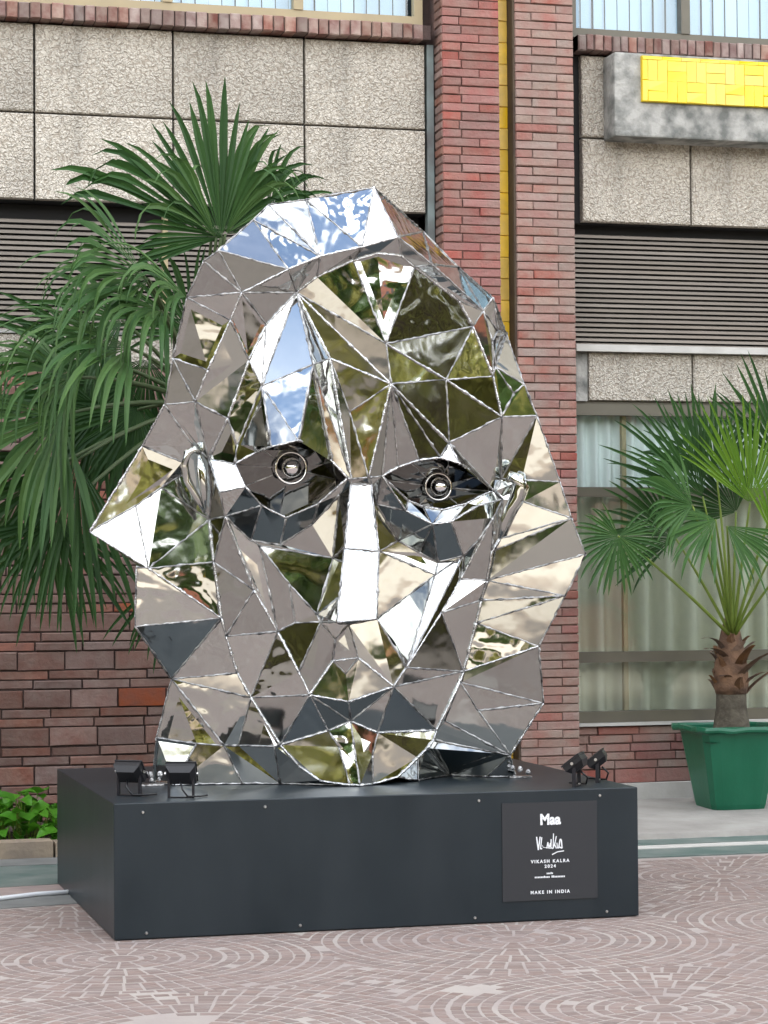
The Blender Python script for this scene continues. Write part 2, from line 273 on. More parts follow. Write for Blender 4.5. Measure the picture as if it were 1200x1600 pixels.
# ================================================================== GROUND
def sheet(name, pts, z, m, parent=None, thick=None):
    b = MB(); n = len(pts)
    if thick:
        b.add([(x, y, z) for x, y in pts] + [(x, y, z - thick) for x, y in pts], [tuple(range(n))] + [(i, n + i, n + (i + 1) % n, (i + 1) % n) for i in range(n)])
    else: b.add([(x, y, z) for x, y in pts], [tuple(range(n))])
    return b.build(name, m, parent)
ground = sheet('ground', [(-400, -400), (400, -400), (400, 400), (-400, 400)], -.006, M['cement']); tag(ground, 'grey cement ground running out beyond the plaza', 'ground', kind='structure')
far = sheet('far_plaza', [(-26, -22), (30, -22), (30, 10.61), (-26, 10.61)], -.0035, M['far_paving']); tag(far, 'wide pinkish plaza stretching away in front of the plinth', 'paving', kind='structure')
plaza = sheet('plaza', [(-2.65, 3.85), (7.65, 3.85), (7.65, 10.62), (-2.65, 10.62)], 0, M['joint'])
tag(plaza, 'pinkish plaza paved in rings of small stones with pale joints', 'paving', kind='structure')
PITCHC, C0X, C0Y = 1.49, 1.255, 8.38
def nearest_centre(x, y):
    return round((x - C0X)/PITCHC), round((y - C0Y)/PITCHC)
stones = []                       # (corner list, distance)
PX0, PX1, PY0, PY1 = 1.29, 3.41, 8.79, 10.54
rg = random.Random(5)
groups = [(.075 + .15*g) for g in range(8)]
def in_patch(x, y):
    w = noise.noise(Vector((x*6, y*6, .4)))*.5
    return any(math.hypot((x - a)/r_, (y - c)/(r_*.8)) + w < 1 for a, c, r_ in ((2.27, 7.37, .09), (1.24, 7.15, .12), (5.6, 7.9, .2), (.2, 8.9, .15)))
for ci in range(-3, 5):
    for cj in range(-3, 2):
        cx, cy = C0X + ci*PITCHC, C0Y + cj*PITCHC
        for h in (0, 1):          # the centre disc in two halves
            a0 = .35 + h*math.pi; n = 7
            pts = [(cx, cy)] + [(cx + .066*math.cos(a0 + .06 + (math.pi - .12)*k/(n - 1)), cy + .066*math.sin(a0 + .06 + (math.pi - .12)*k/(n - 1))) for k in range(n)]
            if nearest_centre(cx, cy) == (ci, cj): stones.append((pts, cx, cy))
        for g, r0 in enumerate(groups):
            ng = max(8, round(2*math.pi*(r0 + .075)/.062)); off = rg.random()*6.28
            for q in range(3):
                ra, rb = r0 + q*.05 + (.0085 if q == 0 else .0042), r0 + (q + 1)*.05 - (.0085 if q == 2 else .0042)
                for k in range(ng):
                    am = off + (k + .5)*2*math.pi/ng; rm = (ra + rb)/2; x, y = cx + rm*math.cos(am), cy + rm*math.sin(am)
                    if nearest_centre(x, y) != (ci, cj): continue
                    if y > 10.56 or y < 3.9 or x < -2.6 or x > 7.6: continue
                    if x < 1.2 and y > 9.55 + .33*(x - .2): continue
                    if PX0 + .03 < x < PX1 - .03 and PY0 + .03 < y < PY1 - .03: continue
                    if in_patch(x, y): continue
                    if rg.random() < .012: continue
                    da = math.pi/ng - .0048/rm; jr = .0025
                    c = [(ra, -da), (rb, -da), (rb, da), (ra, da)]
                    stones.append(([(cx + (r + rg.uniform(-jr, jr))*math.cos(am + d), cy + (r + rg.uniform(-jr, jr))*math.sin(am + d)) for r, d in c], x, y))
def stone_geom(b, pts, zt):
    n = len(pts); mx_ = sum(p[0] for p in pts)/n; my_ = sum(p[1] for p in pts)/n
    top = [(mx_ + (x - mx_)*.97, my_ + (y - my_)*.97, zt + rg.uniform(-.0002, .0002)) for x, y in pts]; bot = [(x, y, -.002) for x, y in pts]
    b.add(top + bot, [tuple(range(n))] + [(n + i, n + (i + 1) % n, (i + 1) % n, i) for i in range(n)])
def seen(x, y):
    p = proj(Vector((x, y, 0)))
    return p and -10 < p[0] < 1210 and p[1] < 1612
near = sorted([i for i, s in enumerate(stones) if seen(s[1], s[2])], key=lambda i: stones[i][1]**2 + stones[i][2]**2)[:290]
nearset = set(near); rest = MB()
for i, (pts, x, y) in enumerate(stones):
    zt = .0009 + rg.uniform(-.0004, .0004)
    if i in nearset:
        b = MB(); stone_geom(b, [(px - x, py - y) for px, py in pts], zt); b.build('paving_stone', M['stone'], plaza, loc=(x, y, 0))
    else: stone_geom(rest, pts, zt)
tag(rest.build('paving_stones', M['stone'], plaza), kind='stuff')
# strips between the plaza and the building
def strip(name, pts, z, m, label, cat, th=.05): return tag(sheet(name, pts, z, m, thick=th), label, cat, kind='structure')
strip('green_border', [(3.0, 10.625), (20, 10.625), (20, 10.93), (3.0, 10.93)], .006, M['marble'], 'dark green stone border strip along the plaza edge', 'paving')
strip('white_border', [(3.0, 10.935), (20, 10.935), (20, 11.07), (3.0, 11.07)], .008, M['concrete_pale'], 'thin pale line between two green stone strips', 'paving')
strip('green_border_rear', [(3.0, 11.075), (20, 11.075), (20, 11.30), (3.0, 11.30)], .010, M['marble'], 'narrower green stone strip beside the concrete apron', 'paving')
ap = MB(); rga = random.Random(9)
xs = [2.6 + .12*i for i in range(146)]
edge = [(x, 11.31 + .05*math.sin(x*1.7) + rga.uniform(-.018, .018) + (.22 if x < 4.0 else .22*max(0, 1 - (x - 4.0)/.5))) for x in xs]
na = len(xs)
ap.add([(x, y, .032) for x, y in edge] + [(x, 12.95, .075) for x in xs] + [(x, y - .012, -.004) for x, y in edge],
       [(i, i + 1, na + i + 1, na + i) for i in range(na - 1)] + [(2*na + i, 2*na + i + 1, i + 1, i) for i in range(na - 1)])
tag(ap.build('apron', M['apron']), 'worn grey concrete apron in front of the curtained window', 'pavement', kind='structure')
# left hand strips run slightly askew to the building
def sk(y, x): return y + .16*(x - 1.29)
def skq(y0, y1): return [(-8, sk(y0, -8)), (1.9, sk(y0, 1.9)), (1.9, sk(y1, 1.9)), (-8, sk(y1, -8))]
strip('slate_border', skq(9.86, 10.18), .004, M['slate'], 'grey slate strip at the edge of the plaza left of the plinth', 'paving')
strip('pink_border', skq(10.185, 10.50), .006, M['pinkstrip'], 'pinkish terrazzo strip behind the white cable', 'paving')
strip('marble_border', [(-8, sk(10.505, -8)), (1.9, 10.60), (1.9, 11.22), (-8, 11.22)], .008, M['marble'], 'broad green marble strip beside the plinth and planting bed', 'paving')
strip('slate_border_rear', [(-8, 11.225), (2.6, 11.225), (2.6, 11.50), (-8, 11.50)], .010, M['slate'], 'weathered grey strip in front of the planting bed kerb', 'paving')
kerb = empty('kerb', (0, 11.55, 0)); tag(kerb, 'low sandstone kerb around the planting bed', 'kerb', kind='structure')
for i in range(12):
    b = MB(); x0 = -4.2 + i*.56; b.box(x0, x0 + .548, 11.505, 11.66, -.02, .085 + random.uniform(-.006, .006)); b.build('kerb_stone', M['sandstone'], kerb)
bed = MB(); bed.box(-8, 2.58, 11.665, 12.79, -.1, .055); tag(bed.build('planting_bed', M['soil']), 'dark soil of the planting bed below the brick wall', 'soil', kind='structure')
cb = MB(); cb.tube([(-1.2, 9.62, .018), (-.2, 9.70, .018), (.55, 9.86, .016), (.95, 10.02, .014), (1.15, 10.13, .014), (1.32, 10.16, .014)], .011, 6)
tag(cb.build('power_cable', M['cable'], smooth=True), 'thin white cable lying on the paving left of the plinth', 'cable')

# ================================================================== BUILDING
bld = empty('office_building', (4.0, 12.9, 0)); tag(bld, 'office building with pebble-dash panels, louvres and curtained windows', 'building')
b = MB()
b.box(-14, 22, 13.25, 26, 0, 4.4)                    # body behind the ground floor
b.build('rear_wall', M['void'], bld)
b = MB()
for k in range(4):                                   # storeys above the frame
    z = 6.3 + k*2.9
    b.box(-14, 3.70, 12.80, 13.2, z, z + 1.05); b.box(4.60, 22, 12.85, 13.2, z, z + 1.05)
b.box(-14, 22, 12.80, 26, 17.0, 17.9)
b.build('upper_band', M['pebble'], bld)
b = MB()
for k in range(4):
    z = 7.35 + k*2.9
    b.box(-14, 22, 13.05, 25.9, z, z + 1.85)
b.box(-14, 22, 13.15, 25.9, 4.4, 6.3)
b.build('upper_glazing', mat('dark_glazing', (.05, .07, .08), .12), bld)
for x0, x1 in ((3.76, 4.10), (4.20, 4.556), (-1.6, -1.0), (9.9, 10.5)):
    b = MB(); b.box(x0, x1, 12.66, 13.3, 5.2 if x0 > 3 and x0 < 5 else 0, 17.0); b.build('upper_pier', M['brick_dusty'], bld)

def panels(xs, zs, y, d=.05, gap=.006):
    for i in range(len(xs) - 1):
        for z0, z1 in zs:
            m = brick_mesh(xs[i + 1] - xs[i] - 2*gap, z1 - z0, d, M['pebble'], .006)
            link('cladding_panel', m, bld, (xs[i] + gap, y, z0))
panels([-3.23, -2.45, -1.67, -.89, -.11, .67, 1.453, 2.229, 2.985, 3.705], [(3.483, 3.957), (3.969, 4.457)], 12.80)
panels([4.672, 5.367, 6.15, 6.93, 7.71], [(3.475, 3.966), (3.978, 4.46)], 12.85)
panels([4.70, 5.365, 6.15, 6.93, 7.71], [(2.417, 2.70)], 12.85)
panels([-3.23, -2.45, -1.67, -.89, -.11, .67, 1.453, 2.229, 2.985, 3.705], [(2.56, 2.735)], 12.80)
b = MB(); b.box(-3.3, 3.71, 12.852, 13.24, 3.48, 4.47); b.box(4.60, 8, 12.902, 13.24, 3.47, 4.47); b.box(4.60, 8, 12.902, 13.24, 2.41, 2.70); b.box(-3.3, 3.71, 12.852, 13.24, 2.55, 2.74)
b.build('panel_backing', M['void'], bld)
b = MB(); b.box(4.628, 4.698, 12.855, 12.90, 2.412, 2.70); b.build('panel_end', M['concrete'], bld)
b = MB(); b.box(4.612, 8, 12.80, 13.0, 2.702, 2.742); b.build('ledge', M['concrete_pale'], bld)
b = MB(); b.box(-3.3, 3.70, 12.79, 12.96, 2.738, 2.755); b.build('ledge', M['concrete'], bld)

# brick-on-edge sills
def sill(x0, x1, y, z0, z1, pitch):
    b = MB(); b.box(x0, x1, y + .012, y + .2, z0 + .004, z1 - .003); o = b.build('window_sill', M['mortar_dark'], bld)
    x = x0; i = 0
    while x + pitch < x1:
        w = pitch*random.uniform(.88, 1.1)
        p = proj(Vector((x, y, z0)))
        k = random.randrange(4)
        s = link('brick', brick_mesh(round(w - .006, 3), z1 - z0, .12, M['sill_brick'], .005, k), o, (x, y + random.uniform(-.006, .006), z0 + random.uniform(-.004, .004)))
        x += w; i += 1
sill(1.0, 3.715, 12.715, 4.468, 4.556, .064)
sill(4.63, 6.3, 12.765, 4.474, 4.566, .054)

# upper windows
def window_up(x0, x1, y, z0, z1, mull, frame_m, blind=True):
    b = MB()
    b.box(x0, x1, y, y + .06, z0, z0 + .055); b.box(x0, x1, y, y + .06, z1 - .06, z1)
    b.box(x0, x0 + .05, y, y + .06, z0 + .055, z1 - .06); b.box(x1 - .05, x1, y, y + .06, z0 + .055, z1 - .06)
    for mx_ in mull: b.box(mx_ - .028, mx_ + .028, y - .01, y + .06, z0 + .055, z1 - .06)
    o = b.build('window', frame_m, bld)
    ed = [x0 + .05] + list(mull) + [x1 - .05]
    for i in range(len(ed) - 1):
        g = MB(); g.box(ed[i] + .03, ed[i + 1] - .03, y + .035, y + .041, z0 + .056, z1 - .061); g.build('pane', M['glass'], o)
    if blind:
        x = x0 + .05; i = 0
        while x < x1 - .08:
            g = MB(); t = .012 + .010*math.sin(i*1.3); g.add([(x, y + .13, z0 + .02), (x + .074, y + .13 + t, z0 + .02), (x + .074, y + .13 + t, z1 - .02), (x, y + .13, z1 - .02), (x, y + .133, z0 + .02), (x + .074, y + .133 + t, z0 + .02), (x + .074, y + .133 + t, z1 - .02), (x, y + .133, z1 - .02)],
                             [(0, 1, 2, 3), (7, 6, 5, 4), (0, 3, 7, 4), (1, 5, 6, 2)])
            g.build('blind_slat', M['blind'], o); x += .078 + .003*math.sin(i*2.1); i += 1
    return o
window_up(-3.2, 3.70, 12.84, 4.575, 6.25, [-.95, -.2, .55, 1.45, 2.205, 2.96], M['frame_gold'])
window_up(4.615, 8.0, 12.90, 4.58, 6.25, [5.36, 6.1, 6.85], M['frame'])

# louvres
def louvre(x0, x1, y, z0, z1, n):
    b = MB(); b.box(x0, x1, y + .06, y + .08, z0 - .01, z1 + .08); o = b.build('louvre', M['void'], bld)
    pt = (z1 - z0)/n
    for i in range(n):
        z = z0 + i*pt; g = MB()
        g.add([(x0, 0, .0), (x1, 0, .0), (x1, 0, pt*.52), (x0, 0, pt*.52), (x0, .03, pt*.28), (x1, .03, pt*.28), (x1, .03, pt*.80), (x0, .03, pt*.80)],
              [(0, 1, 2, 3), (3, 2, 6, 7), (1, 0, 4, 5), (5, 4, 7, 6), (0, 3, 7, 4), (2, 1, 5, 6)])
        g.build('slat', M['slat'], o, loc=(0, y + random.uniform(-.002, .002), z))
louvre(-3.2, 3.70, 12.90, 2.757, 3.395, 21)
louvre(4.615, 8.0, 12.93, 2.745, 3.42, 23)
b = MB(); b.box(2.175, 2.205, 12.86, 12.898, 2.76, 3.44); b.build('louvre_post', M['frame_gold'], bld)

# lower right window: frame, glass, curtain
b = MB()
for z0, z1, dy in ((2.33, 2.395, 0), (1.848, 1.905, .0), (.872, .935, -.012), (.52, .585, -.012)): b.box(4.60, 8, 12.86 + dy, 12.93, z0, z1)
b.box(4.60, 8, 12.88, 12.95, 2.396, 2.416)
o = b.build('window', M['frame'], bld)
for z0, z1 in ((.586, .871), (.936, 1.847), (1.906, 2.329)):
    g = MB(); g.box(4.60, 8, 12.895, 12.901, z0, z1); g.build('pane', M['glass'], o)
b = MB(); b.box(4.935, 4.962, 12.92, 12.955, .586, 2.33); b.box(5.95, 5.985, 12.92, 12.955, .586, 2.33); b.build('mullion', M['frame_gold'], o)
def curtain(x0, x1, y, z0, z1, amp, wl, m, name, seed):
    g = MB(); n = int((x1 - x0)/.012); rr = random.Random(seed); ph = 0; v = []; x = x0
    pr = []
    for i in range(n + 1):
        x = x0 + (x1 - x0)*i/n; ph += .012/wl*2*math.pi*(1 + .5*noise.noise(Vector((x*2.1, seed, 0))))
        s = math.sin(ph); pr.append((x, y + amp*(abs(s)**.6*(1 if s > 0 else -1)) + .012*noise.noise(Vector((x*6, seed + 3, 0)))))
    v = [(x, yy, z0) for x, yy in pr] + [(x, yy, z1) for x, yy in pr]
    g.add(v, [(i, i + 1, n + 2 + i, n + 1 + i) for i in range(n)])
    return g.build(name, m, o, smooth=True)
curtain(4.55, 8, 12.995, .57, 1.90, .042, .150, M['curtain'], 'curtain', 2)
curtain(4.55, 8, 12.985, 1.905, 2.34, .024, .085, mat('white_curtain', (.76, .80, .77), .9), 'curtain', 7)

# painted pipe beside the pier
b = MB(); b.box(3.712, 3.752, 12.80, 12.86, 2.6, 4.46); b.build('edge_trim', M['pipe'], bld)

# concrete sign box with yellow tiles
b = MB(); b.box(4.81, 8, 12.65, 12.848, 3.95, 4.445)
bx = b.build('tile_box', M['concrete'], bld)
bm = bmesh.new(); bm.from_mesh(bx.data); bmesh.ops.bevel(bm, geom=[e for e in bm.edges], offset=.012, segments=2, profile=.6, affect='EDGES'); bm.to_mesh(bx.data); bm.free()
b = MB(); b.box(4.972, 8, 12.628, 12.652, 4.155, 4.425); b.build('tile_bed', M['grout'], bx)
tw, gp = .061, .0022
col = 0; x = 4.976
def ytile(x0, x1, z0, z1):
    link('tile', brick_mesh(round(x1 - x0 - gp, 4), round(z1 - z0 - gp, 4), .006, M['yellow'], .0012, random.randrange(3)), bx, (x0, 12.622 + random.uniform(-.0008, .0008), z0))
ZT = [4.159, 4.281, 4.403]
ytile(x, x + .032, 4.159, 4.281); ytile(x, x + .032, 4.283, 4.403); x += .033
while x < 6.2:
    for r_ in range(2):
        z0 = ZT[r_]
        if (col + r_) % 2: ytile(x, x + tw, z0, z0 + .122); ytile(x + tw, x + 2*tw, z0, z0 + .122)
        else: ytile(x, x + 2*tw, z0, z0 + tw); ytile(x, x + 2*tw, z0 + tw, z0 + 2*tw)
    x += 2*tw; col += 1
x0 = 4.976
for i in range(10): ytile(x0 + i*.122, x0 + (i + 1)*.122, 4.403, 4.424)

# ------------------------------------------------------------------ brick piers, walls
def course_wall(root, x0, x1, y, z0, z1, m, pattern, joint, length, depth, visible, alt=None, corner=None, stuffname='brick_courses'):
    """lay courses; bricks in view are children of root, the rest one joined mass"""
    z = z0; ci = 0; restb = []
    while z < z1 - .01:
        h = pattern[ci % len(pattern)]
        x = x0; first = True
        segs = corner(ci) if corner else None
        if segs is None:
            segs = []; xx = x0 - random.uniform(.05, length*.95)
            while xx < x1:
                w = length*random.uniform(.96, 1.04); a = max(xx, x0); e = min(xx + w, x1)
                if e - a > .03: segs.append((a, e))
                xx += w
        for a, e in segs:
            mm = m if not alt or random.random() > alt[1] else alt[0]
            loc = (a + joint/2, y + random.uniform(-.005, .005), z + random.uniform(-.002, .002))
            me = brick_mesh(round((e - a - joint)*250)/250, h - joint, depth, mm, .0035, random.randrange(3))
            if visible((a + e)/2, z): link('brick', me, root, loc)
            else: restb.append((me, loc))
        z += h; ci += 1
    if restb:
        g = MB()
        for me, loc in restb: g.add([(v.co.x + loc[0], v.co.y + loc[1], v.co.z + loc[2]) for v in me.vertices], [tuple(p.vertices) for p in me.polygons])
        tag(g.build(stuffname, m, root), kind='stuff')
def visf(y, xl, xr, yt, yb, holes=()):
    def f(x, z):
        p = proj(Vector((x, y, z)))
        if not p or not (xl < p[0] < xr and yt < p[1] < yb): return False
        return not any(a < p[0] < c and b_ < p[1] < d for a, b_, c, d in holes)
    return f
pl = empty('brick_pier', (3.93, 12.65, 0)); tag(pl, 'red brick pier to the left of the yellow tile strip', 'pillar', 'brick piers of the facade')
b = MB(); b.box(3.766, 4.102, 12.662, 13.24, 0, 5.2); b.build('core', M['mortar'], pl)
cor = lambda ci: [(3.76, 3.875 if ci % 2 else 3.98), (3.875 if ci % 2 else 3.98, 4.104)] if ci % 4 != 2 else [(3.76, 3.86), (3.86, 4.104)]
course_wall(pl, 3.76, 4.104, 12.65, .05, 5.2, M['brick'], [.05], .0055, .24, .1, visf(12.65, 660, 800, -20, 480), corner=cor)
# its left return
g = MB(); z = .05; ci = 0
while z < 5.2:
    me = brick_mesh(.14, .043, .05, M['brick_wall'], .005, ci % 3)
    p = proj(Vector((3.76, 12.7, z)))
    if p and -20 < p[1] < 480: link('brick', me, pl, (3.757, 12.80, z), (0, 0, R(-90)))
    else: g.add([(3.757 + v.co.y, 12.80 - v.co.x, z + v.co.z) for v in me.vertices], [tuple(q.vertices) for q in me.polygons])
    z += .05; ci += 1
tag(g.build('brick_courses', M['brick_wall'], pl), kind='stuff')
pr = empty('brick_pier', (4.38, 12.65, 0)); tag(pr, 'dusty brick pier to the right of the yellow tile strip', 'pillar', 'brick piers of the facade')
b = MB(); b.box(4.206, 4.55, 12.662, 13.24, 0, 5.2); b.build('core', M['mortar'], pr)
cor = lambda ci: [(4.20, 4.30), (4.30, 4.556)] if ci % 2 else [(4.20, 4.452), (4.452, 4.556)]
course_wall(pr, 4.20, 4.556, 12.65, .05, 5.2, M['brick_dusty'], [.05], .0055, .24, .1, visf(12.65, 790, 920, -20, 1240), corner=cor, alt=(M['brick'], .12))
ys = empty('tile_strip', (4.15, 12.78, 0)); tag(ys, 'narrow strip of ochre yellow tiles in the groove between two brick piers', 'tile strip')
b = MB(); b.box(4.103, 4.2, 12.786, 13.0, 0, 5.2); b.build('tile_bed', M['grout'], ys)
for i in range(41):
    link('tile', brick_mesh(.088, .122, .01, M['yellow_dirty'], .003, i % 3), ys, (4.108, 12.776 + random.uniform(-.002, .002), .1 + i*.1255))
b = MB(); b.box(4.192, 4.2045, 12.67, 12.785, 0, 5.2); b.build('groove_side', mat('groove_wall_shade', (.10, .075, .045), .8, noise_scale=8, noise_amt=.2, color2=(.06, .04, .03)), ys)  # dark sheet that paints the shading of the groove's right wall

bw = empty('brick_wall', (1.5, 12.80, 0)); tag(bw, 'brown brick wall of thick and thin courses behind the palm', 'brick wall')
b = MB(); b.box(-8, 3.755, 12.812, 13.24, 0, 2.556); b.build('core', M['mortar_dark'], bw)
course_wall(bw, -8, 3.755, 12.80, .05, 2.53, M['brick_wall'], [.105, .052, .052], .008, .268, .06, visf(12.8, -30, 345, 560, 1260), alt=(M['brick_wall_orange'], .07))
lw = empty('brick_wall', (6, 12.85, 0)); tag(lw, 'low pinkish brick wall under the curtained window', 'brick wall')
b = MB(); b.box(4.56, 8, 12.862, 13.24, 0, .505); b.build('core', M['mortar'], lw)
course_wall(lw, 4.56, 8, 12.85, .165, .50, M['brick_dusty'], [.085, .05, .05, .05, .05, .05], .007, .262, .06, visf(12.85, 880, 1215, 1100, 1260), alt=(M['brick'], .25))
b = MB(); b.box(4.556, 8, 12.81, 12.90, .502, .519); b.build('coping', M['concrete_pale'], lw)
b = MB(); b.box(4.556, 8, 12.80, 12.861, .06, .163); b.build('base_course', M['concrete_pale'], lw)

# ================================================================== PLINTH
pln = empty('plinth', (2.35, 9.66, 0)); tag(pln, 'large matt black box plinth under the mirrored face', 'plinth')
b = MB(); b.box(PX0, PX1, PY0, PY1, .004, .52); body = b.build('body', M['plinth'], pln)
bm = bmesh.new(); bm.from_mesh(body.data); bmesh.ops.bevel(bm, geom=list(bm.edges), offset=.004, segments=2, profile=.5, affect='EDGES'); bm.to_mesh(body.data); bm.free()
for x, z in ((1.401, .484), (1.876, .490), (2.739, .486), (3.247, .491), (1.413, .026), (2.012, .028), (2.719, .026), (3.272, .027)):
    b = MB(); n = 10; b.add([(x + .0062*math.cos(6.2832*k/n), PY0 - .0015, z + .0062*math.sin(6.2832*k/n)) for k in range(n)] + [(x + .004*math.cos(6.2832*k/n), PY0 - .006, z + .004*math.sin(6.2832*k/n)) for k in range(n)],
                           [tuple(range(n, 2*n))] + [(k, (k + 1) % n, n + (k + 1) % n, n + k) for k in range(n)])
    b.build('bolt', M['bolt'], pln)
b = MB(); b.box(2.834, 3.233, PY0 - .004, PY0 - .0002, .084, .472); plq = b.build('plaque', M['plaque'], pln)
tag(plq, 'dark grey plaque with white lettering')
def text(s, x, z, size, bold=0, space=1.0, sx=1.0):
    c = bpy.data.curves.new('lettering', 'FONT'); c.body = s; c.size = size; c.align_x = 'CENTER'; c.offset = bold; c.space_character = space; c.extrude = .0004
    t = bpy.data.objects.new('tmp', c); COL.objects.link(t); bpy.context.view_layer.update()
    me = bpy.data.meshes.new_from_object(t.evaluated_get(bpy.context.evaluated_depsgraph_get())); bpy.data.objects.remove(t)
    me.materials.clear(); me.materials.append(M['white'])
    for v in me.vertices: v.co = (v.co.x*sx, -v.co.z - .0006, v.co.y)
    return link('lettering', me, plq, (x, PY0 - .0042, z))
text('Maa', 3.035, .384, .058, .0024, 1.0, .92)
text('VIKASH KALRA', 3.033, .232, .0175, .0006, 1.45)
text('2024', 3.033, .212, .0175, .0006, 1.45)
text('MAKE IN INDIA', 3.032, .110, .0175, .0006, 1.42)
b = MB(); rr = random.Random(4)                     # print too small to read
for z, n, w in ((.186, 5, .028), (.172, 20, .128)):
    for k in range(n):
        if n > 6 and k == 10: continue
        x = 3.032 - w/2 + w*k/n; b.box(x, x + w/n*.72, PY0 - .0052, PY0 - .0042, z, z + rr.choice((.006, .006, .008)))
b.build('fine_print', M['white'], plq)
b = MB()
def stroke(pts, w0):
    P = [(2.977 + x*.115, .272 + z*.075) for x, z in pts]
    for i in range(len(P) - 1):
        (xa, za), (xb, zb) = P[i], P[i + 1]; d = math.hypot(xb - xa, zb - za) or 1; nx, nzz = -(zb - za)/d*w0, (xb - xa)/d*w0
        y = PY0 - .0049 - .00002*i
        b.add([(xa + nx, y, za + nzz), (xb + nx, y, zb + nzz), (xb - nx, y, zb - nzz), (xa - nx, y, za - nzz)], [(0, 1, 2, 3)][0:1])
stroke([(0, .85), (.06, .15), (.13, .85)], .0026); stroke([(.19, .82), (.14, .2), (.2, .22)], .0022); stroke([(.2, .4), (.24, .28), (.4, .25), (.5, .2)], .0010)
stroke([(.37, .22), (.41, .55), (.45, .22), (.50, .5), (.52, .2)], .0022); stroke([(.53, .7), (.52, .25), (.6, .2)], .0022); stroke([(.62, 1.0), (.60, .2), (.68, .55), (.72, .85), (.66, .4), (.72, .2)], .0020)
stroke([(.74, .5), (.76, .2)], .002); stroke([(.80, .2), (.86, .68), (.90, .66), (.93, .2), (.82, .28)], .0026); stroke([(.56, -.12), (.76, .02), (1.0, .06)], .0020)
b.build('signature', M['white'], plq)

